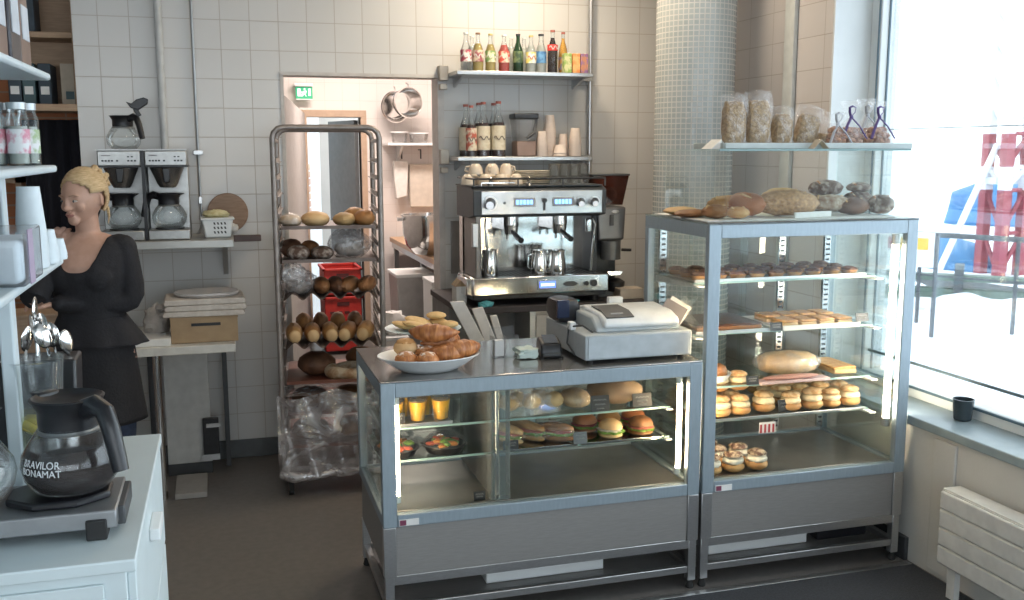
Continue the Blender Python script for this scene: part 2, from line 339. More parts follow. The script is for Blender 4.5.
# exit sign
q=atY(304,91,8.62); t=thing('exit_sign','green running man exit sign hung high in the kitchen beyond the doorway','sign',(q.x,8.62,q.z))
B().box(-.085,.075,-.03,.06,.035,.065).make('housing',white,t,bevel=.008)
gr=mat('exit_green',(.05,.42,.22),.4,emit=(.03,.4,.2),estr=.25)
B().box(-.07,.07,-.008,.008,-.065,.035).make('sign_panel',gr,t,bevel=.002)
wm=mat('exit_white',(.85,.95,.9),.4,emit=(.8,1,.9),estr=.35)
B().box(-.055,-.03,-.011,-.008,-.045,.02).box(.035,.055,-.011,-.008,-.04,.02).prism([(-.012,-.045),(.004,-.02),(-.02,-.002),(-.026,-.015),(-.018,-.02),(-.03,-.045)],'y',-.011,-.008).prism([(-.006,.0),(.018,.004),(.02,-.006),(.012,-.03),(.02,-.045),(.012,-.045),(.0,-.025)],'y',-.011,-.008).ell((.004,-.0095,.016),(.008,.002,.008)).make('running_figure',wm,t)
B().box(-.07,.07,-.01,.01,-.075,-.065).make('lower_edge',white,t)
# hanging pans on the kitchen wall
def pan(label,px,py,y,r,d,rz,name='hanging_pan'):
    q=atY(px,py,y); t=thing(name,label,'pan',(q.x,y,q.z),rz)
    t.rotation_euler=(math.radians(90),0,rz)
    B().lathe([(r*.75,0),(r*.92,d*.35),(r,d),(r*1.06,d),(r*1.06,d*.97),(r*.98,d*.93),(r*.88,d*.35),(r*.7,.004)],n=28,cap=True).make('bowl',chrome,t)
    B().tube([(0,r*.98,d*.9),(0,r*1.2,d*.9),(0,r*1.3,d*.6)],.007).make('hanging_loop',steel,t); return t
pan('shallow steel pan hanging high on the cream kitchen wall',402,103,8.45,.125,.12,.35)
pan('deep steel colander hanging behind the shallow pan in the kitchen',392,107,8.62,.13,.07,.3,'hanging_colander')
# kitchen wall shelf with boxes
q0=atY(387,143,8.45); 
t=thing('wall_shelf','white shelf on brackets on the far kitchen wall','shelf',(q0.x,8.45,q0.z))
B().box(0,.85,-.05,.25,-.022,0).make('board',white,t,bevel=.003)
for x in (.12,.55): B().prism([(-.02,-.022),(.25,-.022),(.25,-.17),(.22,-.17)],'x',x,x+.02).make('bracket',white,t)
def tub(label,x,wd,h,m,cat='container',name='storage_tub'):
    t=thing(name,label,cat,(x,8.52,q0.z)); B().lathe([(wd*.42,0),(wd*.5,h*.9),(wd*.48,h*.9),(wd*.4,.01)],n=20).make('body',m,t); B().lathe([(wd*.53,h*.86),(wd*.53,h),(wd*.2,h)],n=20).make('lid',white,t)
tub('small grey tub at the left end of the kitchen shelf',q0.x+.12,.15,.10,clearp); tub('second low clear tub on the kitchen shelf',q0.x+.29,.17,.09,clearp)
B2=B().box(-.08,.08,-.06,.06,0,.09).make('tan_box',card,bevel=.004); B2.location=(q0.x+.50,8.5,q0.z); tag(B2,'tan cardboard box at the right end of the kitchen shelf','box')
# towels / covers hanging below shelf
def hanging(label,pts,m,name,cat,y=8.6):
    P=[atY(px,py,y) for px,py in pts]; o=B().prism([(p.x,p.z) for p in P],'y',y-.02,y+.02).make(name,m,smooth=True,bevel=.008); tag(o,label,cat); return o
hanging('white cloth hanging from a hook under the kitchen shelf',[(393,161),(408,161),(407,196),(396,199),(394,180)],paper,'hanging_cloth','cloth')
hanging('framed white board hanging under the kitchen shelf right of the cloth',[(409,164),(437,164),(437,207),(410,207)],mat('board_frame',(.68,.62,.54),.6),'hanging_board','board',8.62)
hk=B()
for px in (401,420):
    q=atY(px,152,8.6); hk.tube([(q.x,8.66,q.z+.02),(q.x,8.57,q.z+.02),(q.x,8.57,q.z-.06)],.007)
tag(hk.make('hook_rail',black),'two black hooks under the kitchen shelf','hook')
# cabinet, bench with bowl and bins
bench=thing('kitchen_bench','wooden-topped work bench along the right kitchen wall','bench',(1.43,6.0,0))
B().box(-.01,.8,-.35,2.6,.88,.92).make('top',mat('bench_wood',(.55,.36,.22),.45,0,(.47,.30,.18),6,stretch=(8,1,8)),bench,bevel=.004)
B().box(0.01,.8,-.35,2.6,.83,.88).make('apron',steel,bench)
for x,y in ((.02,-.3),(.02,1.35),(.02,2.55),(.7,-.3),(.7,2.55)): B().box(x,x+.04,y-.02,y+.02,0,.83).make('leg',steel,bench)
q=Vector((atY(427,230,7.05).x,7.05,.921))
t=thing('mixer_bowl','large steel mixing bowl standing on the kitchen bench','bowl',q)
B().lathe([(.06,0),(.10,.008),(.155,.07),(.175,.16),(.180,.285),(.190,.285),(.190,.295),(.172,.295),(.166,.16),(.14,.07),(.05,.02)],n=40).make('bowl',chrome,t)
B().box(-.215,-.185,-.02,.02,.25,.275).box(.185,.215,-.02,.02,.25,.275).make('handle_lug',steel,t)
mx=thing('stand_mixer','pale stand mixer column behind the mixing bowl','mixer',(1.83,7.45,.92))
B().box(-.12,.12,-.10,.10,0,.52).make('column',white,mx,bevel=.03); B().box(-.11,.11,-.38,.12,.42,.58).make('head',white,mx,bevel=.04)
bw=mat('bin_plastic',(.42,.41,.40),.4); bg=mat('bin_grey',(.40,.40,.40),.45)
def bin_(label,x,y,z,wx,wy,h,m): 
    t=thing('storage_bin',label,'bin',(x,y,z)); B().prism([(-wx*.46,0),(wx*.46,0),(wx*.5,h),(-wx*.5,h)],'y',-wy/2,wy/2).make('body',m,t,bevel=.012); B().box(-wx*.53,wx*.53,-wy*.53,wy*.53,h-.015,h+.012).make('lid',white,t,bevel=.006)
bx_=lambda px,y:atY(px,290,y).x
bin_('translucent white bin with lid, upper one under the kitchen bench',bx_(411,7.1),7.1,.475,.27,.36,.31,bw)
bin_('grey bin on the kitchen floor carrying the translucent bin',bx_(413,7.1),7.1,.0,.30,.40,.46,bg)
bin_('tall narrow white bin right of the two stacked bins',bx_(433,6.5),6.5,.0,.08,.3,.80,white)
bin_('low pale bin at the left end of the kitchen floor',bx_(391,6.6),6.6,.0,.18,.3,.42,paper)
o=B().ell((0,0,.07),(.11,.10,.08),amp=.35,fr=3).make('flour_sack',paper); o.location=(bx_(391,6.6),6.6,.435); tag(o,'crumpled white sack on top of the low pale bin','sack')
t=thing('cast_iron_pot','dark pot and pans on the kitchen floor under the bench','pot',(1.72,7.9,.001)); B().lathe([(.1,0),(.13,.02),(.14,.3),(.15,.3)],n=20).make('body',darkgrey,t); B().cyl((-.1,0,.33),(-.24,-.05,.34),.012).make('handle',black,t); B().lathe([(.15,.3),(.1,.35),(.02,.37)],n=20).make('lid',darkgrey,t)
# ---------------- left opening: orange brick wall, curtain, timber shelves with folders
brick=tile_mat('orange_brick',(.52,.20,.09),(.44,.17,.08),(.40,.27,.19),.22,.075,0,0,gap=.006,rough=.8)
struct(B().box(-3.9,-.66,6.6,6.7,0,CH).make('wall_side_room',brick,smooth=False))
cur=mat('black_curtain',(.018,.018,.026),.9)
cxa=atY(26,180,5.75).x; cxb=-.61
def cf(u,v):
    x=cxa+u*(cxb-cxa); return (x,5.75+.018*math.sin(u*34)+.01*math.sin(u*11+2),1.82*v+.02)
tag(B().grid(cf,70,4).make('door_curtain',cur,solid=.006),'black curtain hanging behind the woman at the left end of the tiled wall','curtain')
ws=mat('shelf_timber',(.46,.31,.20),.6,0,(.38,.25,.16),12,stretch=(1,10,10))
t=thing('timber_shelf','pale timber wall shelving above the black curtain','shelf',(-.67,5.55,0))
p1=atY(60,106,5.7)
B().box(-.52,.0,-.1,.25,p1.z-.035,p1.z).make('board',ws,t,bevel=.003)
p2=atY(60,27,5.6); B().box(-.35,.0,.0,.25,p2.z-.06,p2.z-.03).box(-.02,0,0,.25,p1.z,CH).make('board',ws,t,bevel=.003)
B().box(-.35,0,.24,.26,p1.z,CH).make('back_panel',ws,t)
B().prism([(.0,p1.z-.035),(.22,p1.z-.035),(.22,p1.z-.2)],'x',-.50,-.48).make('bracket',ws,t)
bl=mat('dark_folder',(.04,.06,.08),.6); gn=mat('teal_folder',(.07,.12,.13),.6)
for k,(dx,h,m_,lb) in enumerate([(-.30,.19,bl,'dark folder with a pale label'),(-.235,.205,gn,'teal folder next to the dark one'),(-.16,.205,bl,'dark blue folder in the middle')]):
    t=thing('folder',lb+' on the timber shelf above the curtain','folder',(-.67+dx,5.66,p1.z+.001),0,'folders on the timber shelf'); B().box(-.03,.03,-.1,.1,0,h).make('cover',m_,t,bevel=.004); B().box(-.02,.02,-.102,-.10,.05,.09).make('label',paper,t)
t=thing('framed_card','cream card with a dark blue mark on the timber shelf','card',(-.72,5.62,p1.z+.001)); B().box(-.04,.035,-.01,.01,0,.21).make('card',mat('cream_card',(.50,.43,.34),.8),t); B().box(-.02,.02,-.012,-.01,.03,.07).make('mark',gn,t)
t=thing('binder_box','dark box on the upper timber shelf','box',(-.93,5.66,p2.z-.029)); B().box(-.09,.07,-.08,.1,0,.25).make('body',bl,t,bevel=.004); B().box(-.093,.073,-.083,.103,.20,.26).make('lid',black,t,bevel=.004)
# low timber side shelves seen under the white shelf
t=thing('timber_unit','low timber shelf unit standing by the orange brick wall','shelf',(-1.36,6.2,0))
for z in (.4,.85,1.15,1.5): B().box(-.35,.30,-.15,.15,z,z+.03).make('board',ws,t)
for x in (-.35,.27): B().box(x,x+.03,-.15,.15,0,1.53).make('side',ws,t)
q=atY(30,317,4.6); t=thing('timber_box','open timber box on a stand behind the cutlery','box',(q.x,4.6,0)); B().box(-.13,.13,-.1,.1,q.z-.14,q.z+.01).make('body',ws,t,bevel=.004); B().box(-.1,-.07,-.08,-.05,0,q.z-.14).box(.07,.1,.05,.08,0,q.z-.14).box(-.1,-.07,.05,.08,0,q.z-.14).box(.07,.1,-.08,-.05,0,q.z-.14).make('stand',ws,t); B().box(-.135,.135,-.105,.105,q.z+.01,q.z+.025).make('lid',ws,t,bevel=.003)
# ---------------- outside
snow=mat('snow',(.86,.89,.93),.9,0,(.78,.82,.88),.7,bump=.4,bscale=2)
struct(B().box(WX+.35,60,-20,60,-.35,-.25).make('ground_snow',snow,smooth=False))
A=atZ(872,231,.75);Bq=atZ(1024,240,.75); D=(Bq-A)
t=thing('street_railing','grey steel railing outside the window across the snow','railing',(A.x,A.y,-.25))
rl=mat('railing_grey',(.09,.10,.11),.7)
def pp(k,z): v=A+D*k; return (v.x-A.x,v.y-A.y,z)
B().tube([pp(-.8,1.0),pp(1.8,1.0)],.03,10).make('top_rail',rl,t); B().tube([pp(-.8,.55),pp(1.8,.55)],.012,8).make('lower_rail',rl,t)
for k in (-.35,.35,.97,1.6): B().tube([pp(k,0),pp(k,1.0)],.022,8).make('post',rl,t)
A2=atZ(872,270,-.24);B3=atZ(1024,292,-.24);A4=atZ(872,288,-.24);B4=atZ(1024,312,-.24)
def ext(a,b,k): return a+(b-a)*k
pts=[ext(A2,B3,-.6),ext(A2,B3,1.8),ext(A4,B4,1.8),ext(A4,B4,-.6)]
tag(B().prism([(p.x,p.y) for p in pts],'z',-.249,-.19).make('street_kerb',mat('wet_kerb',(.085,.10,.105),.9,0,(.05,.06,.065),3)),'dark wet kerb strip between banks of snow outside','kerb')
sn=B(); 
for k in range(14):
    v=ext(A4,B4,-.4+k*.15); sn.ell((v.x-.3+random.random()*.4,v.y-.7,-.26),(.7,.5,.16+.08*random.random()),amp=.3,fr=2,seed=k)
struct(sn.make('ground_snow_bank',snow))
# red-white mast, blue tarps, banner, barrier
bq=atZ(1000,258,-.25); md=math.hypot(bq.x,bq.y)
bq=Vector(ray(1000,258)); kk=17/math.hypot(bq.x,bq.y); bx,by=bq.x*kk,bq.y*kk
t=thing('lattice_mast','red and white lattice mast standing outside beyond the railing','mast',(bx,by,-.25))
red=mat('mast_red',(.30,.06,.08),.6); mw=mat('mast_white',(.75,.78,.82),.5)
def seg(z0,z1,m):
    g=B(); s=.19
    for i,j in ((-1,-1),(1,-1),(1,1),(-1,1)): g.box(i*s-.07,i*s+.07,j*s-.07,j*s+.07,z0,z1)
    n=max(1,int((z1-z0)/.45))
    for k in range(n):
        a=z0+(z1-z0)*k/n; c=z0+(z1-z0)*(k+1)/n
        g.cyl((-s,-s,a),(s,-s,c),.035,n=6).cyl((-s,s,c),(-s,-s,a),.035,n=6).cyl((s,s,a),(s,-s,c),.035,n=6).cyl((-s,-s,c),(s,-s,c),.035,n=6)
    g.make('mast_section',m,t)
seg(0,1.31,red); seg(1.31,1.66,mw); seg(1.66,2.16,red); seg(2.16,6.0,mw)
B().cyl((-.9,.3,0),(-.2,0,2.0),.05,n=8).cyl((.9,-.3,0),(.2,0,2.0),.05,n=8).box(-.3,1.3,-.1,.1,1.4,1.5).make('brace',mw,t)
blue=mat('blue_tarp',(.03,.14,.32),.6,0,(.05,.19,.38),1.5,bump=.3,bscale=4)
for k,(px,py,sx,sz,lb) in enumerate([(938,252,.6,.2,'small blue tarpaulin mound left of the mast'),(1012,240,1.9,.9,'large blue tarpaulin mound behind the mast')]):
    q=Vector(ray(px,py)); s_=(18+11*k)/math.hypot(q.x,q.y)
    o=B().ell((0,0,.0),(sx,1.2,sz+.3),amp=.2,fr=2.5,seed=k).make('tarpaulin_mound',blue); o.location=(q.x*s_,q.y*s_,-.24); tag(o,lb,'tarpaulin','blue tarpaulins outside')
q=Vector(ray(888,246)); s_=11/math.hypot(q.x,q.y)
t=thing('site_banner','white banner with red and yellow stripe on the barrier outside','banner',(q.x*s_,q.y*s_,H+q.z*s_),-.9)
B().box(-.5,.5,-.01,.01,-.2,.16).make('sheet',white,t); B().box(-.35,.1,-.016,-.01,-.02,.10).make('red_stripe',red,t); B().box(.1,.4,-.016,-.01,-.02,.10).make('yellow_stripe',mat('yellow',(.8,.5,.1),.6),t); B().box(-.5,-.46,-.01,.02,-1.3,.16).box(.46,.5,-.01,.02,-1.3,.16).make('post',rl,t)
q=Vector(ray(960,262)); s_=13/math.hypot(q.x,q.y)
t=thing('site_barrier','pale low site barrier beyond the railing','barrier',(q.x*s_,q.y*s_,-.25),-.75)
B().box(-2.5,1.2,-.1,.1,.35,.42).box(-2.5,1.2,-.1,.1,.05,.25).make('rail',mat('barrier_pale',(.16,.20,.17),.8,0,(.10,.15,.12),2),t)
for x in (-2,-1,.0,1): B().box(x-.05,x+.05,-.12,.12,0,.55).make('post',rl,t)
q=atY(850,200,30); 
t=thing('blue_cuboid','bright blue upright cabin seen through the window behind the glass case','cuboid',(q.x+.35,14,-.25),-.2)  # slim blue upright with a pale top, outside the pane
q=Vector(ray(898,200)); s_=12/math.hypot(q.x,q.y); t.location=(q.x*s_-.32,q.y*s_+.2,-.25)
B().box(-.10,.07,-.1,.1,0,2.3).make('body',mat('cuboid_blue',(.05,.24,.36),.6),t); B().box(-.12,.09,-.12,.12,2.3,2.36).make('top_slab',white,t); B().box(-.06,.02,-.105,-.1,1.2,1.5).make('window',winglass,t)
# ================================================================ glass cases
CY=3.23
def case(name,label,x0,x1,y1,zt,lb):
    t=thing(name,label,'display case',(x0,CY,0)); W=x1-x0; D=y1-CY; p=.05
    g=B() # front frame
    g.box(0,p,0,.03,.38,zt).box(W-p,W,0,.03,.38,zt).box(p,W-p,0,.03,zt-.052,zt).box(p,W-p,0,.03,.38,.425)
    g.make('front_frame',alu,t,bevel=.003)
    g=B()
    for X in (0,W-.03): g.box(X,X+.03,.03,D,zt-.05,zt).box(X,X+.03,.03,D,.38,.42).box(X,X+.03,D-.035,D,.42,zt-.05)
    g.box(.03,W-.03,D-.03,D,zt-.04,zt).box(.03,W-.03,D-.03,D,.38,.42)
    g.make('side_frame',alu,t,bevel=.003)
    B().box(p-.01,W-p+.01,.010,.016,.42,zt-.045).make('front_pane',pane,t,smooth=False)
    for X in (.012,W-.018): B().box(X,X+.006,.03,D-.03,.42,zt-.05).make('side_pane',pane,t,smooth=False)
    for k in (0,1): B().box(.03+k*(W/2-.04),W/2+.02+k*(W/2-.05),D-.026+k*.008,D-.022+k*.008,.43,zt-.04).make('sliding_door',pane,t,smooth=False)
    B().box(.03,W-.03,.03,D-.03,.40,.412).box(.03,W-.03,.03,.045,.412,.428).make('deck',mat('deck_steel',(.30,.29,.28),.3,.7,(.26,.25,.24),10),t,bevel=.002)
    g=B().box(.045,W-.045,.006,.02,.20,.38).box(.006,.02,.02,D-.02,.20,.38).box(W-.02,W-.006,.02,D-.02,.20,.38).box(.02,W-.02,D-.02,D-.006,.20,.38)
    g.make('skirt_panel',steelskirt,t,bevel=.002)
    for X in (0,W-.045): B().box(X,X+.045,0,.03,.198,.38).make('corner_cover',steel,t,bevel=.002)
    for i,X in enumerate((.004,W-.036)):
        for Yy in (.004,D-.036):
            l=B().box(X,X+.032,Yy,Yy+.032,.035,.20).make('leg',steel,t,bevel=.002)
            B().lathe([(.014,.0),(.016,.004),(.012,.02),(.008,.036)],(X+.016,Yy+.016,0),14).make('foot',rubber,l)
    B().box(.036,W-.036,.006,.032,.165,.20).box(.036,W-.036,.008,.032,.065,.092).box(.036,W-.036,D-.032,D-.006,.065,.092).box(.008,.032,.036,D-.036,.065,.092).box(W-.032,W-.008,.036,D-.036,.065,.092).make('stretcher',steel,t,bevel=.002)
    B().box(.036,W-.036,.035,D-.035,.066,.072).make('under_shelf',steelskirt,t)
    B().box(.056,.125,-.003,0,.385,.408).make('maker_plate',paper,t); B().box(.058,.080,-.004,-.003,.387,.406).make('plate_mark',mat('plum',(.22,.05,.10),.5),t)
    return t
L0,L1=.491,1.700; LT=.895
lc=case('display_case','low glass fronted counter case with the cash register standing on it',L0,L1,3.84,LT,'')
W=L1-L0
B().box(.0,W,.0,.61,LT,LT+.006).make('top_sheet',steeltop,lc,bevel=.002)
B().box(.40,.47,.04,.10,.42,LT-.05).box(.415,.425,.10,.58,.42,LT-.05).make('divider',glass('divider_glass',(.85,.9,.9),1.0,.08),lc,smooth=False)
B().tube([(.43,.07,.42),(.43,.07,LT-.05)],.008,10).tube([(.43,.56,.42),(.43,.56,LT-.05)],.008,10).make('divider_post',chrome,lc)
ZU,ZL=.682,.560
for z,n in ((ZU,'u'),(ZL,'l')):
    s=B().box(.04,W-.04,.19,.57,z-.006,z).make('glass_shelf',shelfglass,lc,smooth=False)
    B().box(.04,W-.04,.186,.19,z-.007,z+.001).make('shelf_edge',mat('glass_edge',(.30,.45,.44),.2),s,smooth=False)
    for X in (.035,W-.06): B().prism([(.17,z-.012),(.57,z-.03),(.57,z-.006),(.17,z-.006)],'x',X,X+.025).make('shelf_bracket',white,lc,bevel=.001)
for X in (.05,W-.062):
    g=B().box(X,X+.012,.56,.58,.43,LT-.05).make('slotted_rail',chrome,lc)
    g=B()
    for k in range(16): g.box(X+.002,X+.010,.557,.560,.45+k*.024,.46+k*.024)
    g.make('rail_slot',black,lc)
    g=B().tube([(X+(.012 if X<.5 else 0),.06,.475),(X+(.012 if X<.5 else 0),.06,LT-.09)],.0095,12).make('light_tube',wine,lc)
for X in (.062,W-.066): B().cyl((X,.06,.45),(X,.06,.475),.012,n=12).cyl((X,.06,LT-.09),(X,.06,LT-.06),.012,n=12).make('tube_cap',white,lc)
B().box(.40,.87,.12,.5,.073,.115).make('drip_tray',white,lc,bevel=.004)
for X in(.1,.95): B().box(X,X+.18,.2,.5,.073,.078).make('dark_tray',darkgrey,lc)
T0,T1=1.712,2.622; TT=1.407; TD=3.80
tc_=case('display_case','tall glass case by the window with a glass hood of loaves on top',T0,T1,TD,TT,'')
WT=T1-T0
B().box(.0,WT,.0,.57,TT,TT+.006).make('top_sheet',glass('top_glass',(.85,.93,.93),1.0,.05,.12),tc_,smooth=False)
TS=[1.165,.960,.742,.602]
for z in TS:
    s=B().box(.04,WT-.04,.20,.53,z-.006,z).make('glass_shelf',shelfglass,tc_,smooth=False)
    B().box(.04,WT-.04,.196,.20,z-.007,z+.001).make('shelf_edge',mat('glass_edge'),s,smooth=False)
    for X in (.035,WT-.065): B().prism([(.15,z-.012),(.53,z-.035),(.53,z-.006),(.15,z-.006)],'x',X,X+.03).make('shelf_bracket',white,tc_,bevel=.001)
for X in (.05,WT-.062,.62):
    B().box(X,X+.03,.525,.54,.43,TT-.05).make('slotted_rail',chrome,tc_)
    g=B()
    for k in range(40): g.box(X+.007,X+.023,.522,.525,.45+k*.0225,.458+k*.0225)
    g.make('rail_slot',black,tc_)
for X in (.058,WT-.06):
    B().tube([(X,.055,.60),(X,.055,TT-.10)],.0095 if X<.4 else .013,12).make('light_tube',wine if X<.4 else mat('bright_tube',(1,.95,.85),.4,emit=(1,.84,.64),estr=34),tc_)
    B().cyl((X,.055,.565),(X,.055,.60),.016,n=12).cyl((X,.055,TT-.10),(X,.055,TT-.06),.016,n=12).make('tube_cap',steel,tc_)
B().box(.10,.55,.12,.5,.073,.12).make('drip_tray',white,tc_,bevel=.004)
g=B().tube([(.66,.3,.1),(.64,.25,.14),(.68,.22,.10),(.66,.2,.13)],.008).tube([(.58,.3,.08),(.6,.24,.12),(.57,.2,.1)],.008).make('cable_loop',white,tc_)
B().box(.60,.84,.12,.5,.073,.15).make('compressor',black,tc_,bevel=.01)
# glass hood on the tall case
hd=thing('glass_hood','open glass hood over the loaves on top of the tall case','glass hood',(T0+.075,CY,TT+.006))
hz=.262
B().box(-.03,.80,.03,.56,hz,hz+.006).make('top_pane',shelfglass,hd,smooth=False)
B().box(-.03,.80,.026,.030,hz-.001,hz+.007).make('top_edge',mat('glass_edge2',(.16,.27,.27),.2),hd,smooth=False)
B().box(.004,.835,.030,.036,0,hz).make('front_pane',hoodpane,hd,smooth=False)
for X in (.0,.829): B().box(X,X+.006,.036,.55,0,hz).make('side_pane',hoodpane,hd,smooth=False)
# paper sheets on the case top
def sheet(name,label,pts,z,m=paper,th=.003,curl=0,cat='paper'):
    P=[atZ(x,y,z) for x,y in pts]; o=B().prism([(p.x,p.y) for p in P],'z',z-.0005,z+th).make(name,m,smooth=False); return tag(o,label,cat)
def inhood(px,py,z,y0=3.30,y1=3.74): # on the case top, kept inside the hood
    p=atZ(px,py,z); p.y=max(y0,min(y1,p.y)); return p
HZ=TT+.0075
tag(B().prism([(1.735,3.29),(2.56,3.29),(2.56,3.76),(1.735,3.76)],'z',HZ-.001,HZ+.002).make('lining_paper',paper),'white paper lining under the loaves inside the glass hood','paper')
# breads inside the hood -------------------------------------------------
def loaf(name,label,px,dy,z,rx,ry,rz,m,rot=0,seed=0,amp=.10,group='loaves inside the glass hood',flour=None,Y=None,py=None,lift=0,cuts=0):
    x=atY(px,200,Y).x
    t=thing(name,label,'loaf',(x,Y,z+lift),rot,group)
    B().ell((0,0,rz*.92),(rx,ry,rz),amp=amp,fr=3,seed=seed,n=28,m=16,fn=lambda p:(p.x,p.y,p.z if p.z>0 else p.z*.9)).make('crust',m,t)
    if cuts:
        g=B()
        for k in range(cuts):
            xx=rx*(-.55+1.1*k/max(1,cuts-1)); g.tube([(xx-.012,-ry*.55,rz*1.50),(xx,0,rz*1.72),(xx+.012,ry*.55,rz*1.50)],[.003,.006,.003],8)
        g.make('slash',sugar if m is floury else pale,t)
    return t
Zt=HZ+.003
loaf('flat_bread','flat sliced focaccia at the left end of the glass hood',681,0,Zt,.075,.055,.018,pale,.1,1,Y=3.62)
loaf('flat_bread','second flat bread lying across the focaccia at the left',692,0,Zt,.08,.05,.016,browncrust,.3,2,Y=3.50,lift=.0)
loaf('rye_roll','shiny brown roll at the front left of the glass hood',716,0,Zt,.055,.045,.028,browncrust,-.3,3,Y=3.40,cuts=2)
loaf('rye_roll','floured roll in paper beside the hood front edge',738,0,Zt,.05,.04,.024,crust,.2,4,Y=3.36,cuts=2)
loaf('long_loaf','golden scored loaf leaning behind the shiny roll',730,0,Zt,.095,.05,.042,crust,-.35,5,Y=3.54,cuts=3)
loaf('long_loaf','reddish brown loaf standing tilted near the left of the hood',746,0,Zt,.05,.085,.050,mat('red_crust',(.46,.18,.07),.5,0,(.32,.11,.04),9,bump=.2),.5,6,Y=3.47,cuts=2)
loaf('seeded_loaf','big pale seeded loaf in the middle of the glass hood',787,0,Zt,.128,.07,.054,seed,-.25,7,Y=3.42,cuts=3)
loaf('seeded_loaf','pale seeded loaf behind the big one in the hood',783,0,Zt,.10,.065,.055,pale,-.2,8,Y=3.60,cuts=3)
loaf('seeded_loaf','floured brown loaf on the tilted paper tray in the hood',830,0,Zt+.012,.085,.055,.036,mat('dusted_crust',(.55,.46,.36),.8,0,(.28,.16,.10),50),-.3,9,Y=3.46,cuts=3)
loaf('dark_loaf','dark floured loaf stacked high at the back of the hood',825,0,Zt+.065,.08,.06,.036,floury,.1,10,Y=3.66,cuts=3)
loaf('dark_loaf','dark floured loaf under the high one at the back',822,0,Zt,.09,.06,.038,floury,0,11,Y=3.655)
loaf('dark_loaf','dark floured loaf third from the window, at the hood back',858,0,Zt,.075,.06,.045,floury,.2,12,Y=3.62,cuts=3)
loaf('dark_loaf','topmost small dark loaf next to the window side',858,0,Zt+.080,.055,.045,.022,floury,.2,13,Y=3.62,cuts=2)
loaf('dark_loaf','dark crusty loaf at the front right of the glass hood',853,0,Zt,.075,.05,.036,darkcrust,.1,14,Y=3.43,cuts=2)
loaf('dark_loaf','dark floured loaf closest to the window in the hood',881,0,Zt,.052,.06,.042,floury,-.2,15,Y=3.42,cuts=3)
pt=B().prism([(-.10,-.06),(.10,-.06),(.12,.06),(-.08,.06)],'z',0,.006).box(-.10,.10,-.066,-.058,0,.022).make('paper_tray',paper); pt.location=(2.20,3.40,Zt); pt.rotation_euler.z=.25; tag(pt,'tilted white paper tray under the floured brown loaf','tray')
# tray and bags above the hood -------------------------------------------
UZ=TT+.006+hz+.006
tr=thing('serving_tray','long pale tray on top of the glass hood','tray',(1.80,3.30,UZ+.001))
B().box(0,.82,0,.24,0,.010).make('base',mat('pale_tray',(.50,.56,.56),.5),tr,bevel=.003); B().box(0,.82,-.006,.0,0,.022).box(0,.82,.24,.246,0,.022).box(-.006,0,0,.24,0,.022).box(.82,.826,0,.24,0,.022).make('rim',mat('pale_tray'),tr,bevel=.002)
BZ=UZ+.0125
gran=mat('granola',(.36,.25,.13),.8,0,(.20,.13,.06),90,bump=.5,bscale=120,ramp=(.35,.65))
def gbag(label,px,w_,h,fill,rz=0,tilt=0,m=gran,Y=3.41):
    x=atY(px,140,Y).x; t=thing('granola_bag',label,'bag',(x,Y,BZ),rz,'granola bags on the top tray'); t.rotation_euler.y=tilt
    B().ell((0,0,fill/2),(w_/2,.032,fill/2),amp=.08,fr=4,fn=lambda p:(max(-.85,min(.85,p.x*1.3)),p.y,max(-.93,min(.93,p.z*1.15))),n=24,m=14,seed=px).make('granola',m,t)
    def fn(u,v):
        a=2*PI*u; s=1 if v<fill/h else max(.12,1-(v-fill/h)/(1-fill/h)*.9); wv=1+.08*(v>.6)*1
        return ((w_/2+.004)*wv*math.copysign(abs(math.cos(a))**.6,math.cos(a)),(.036*s)*math.sin(a)+.004*math.sin(8*a+v*5)*(v>.5),max(.0,v*h)+.006*math.sin(3*a)*(v>.9))
    B().grid(fn,36,12,True).make('cellophane_wrap',cello,t)
    return t
gbag('tallest left granola bag standing on the top tray',733,.094,.195,.172)
gbag('tall granola bag second from the left on the top tray',757,.098,.205,.178)
gbag('shorter granola bag, third from the left on the top tray',781,.082,.15,.125,.1)
gbag('slumped granola bag leaning right, fourth on the top tray',803,.095,.155,.125,-.1,.22)
gbag('small crumpled granola bag between the slumped bag and the ribboned ones',822,.06,.11,.05,.2,.1,Y=3.46)
rib=mat('purple_ribbon',(.08,.05,.20),.5); rose=mat('rose_cookies',(.50,.30,.20),.7,0,(.25,.12,.08),60,bump=.6)
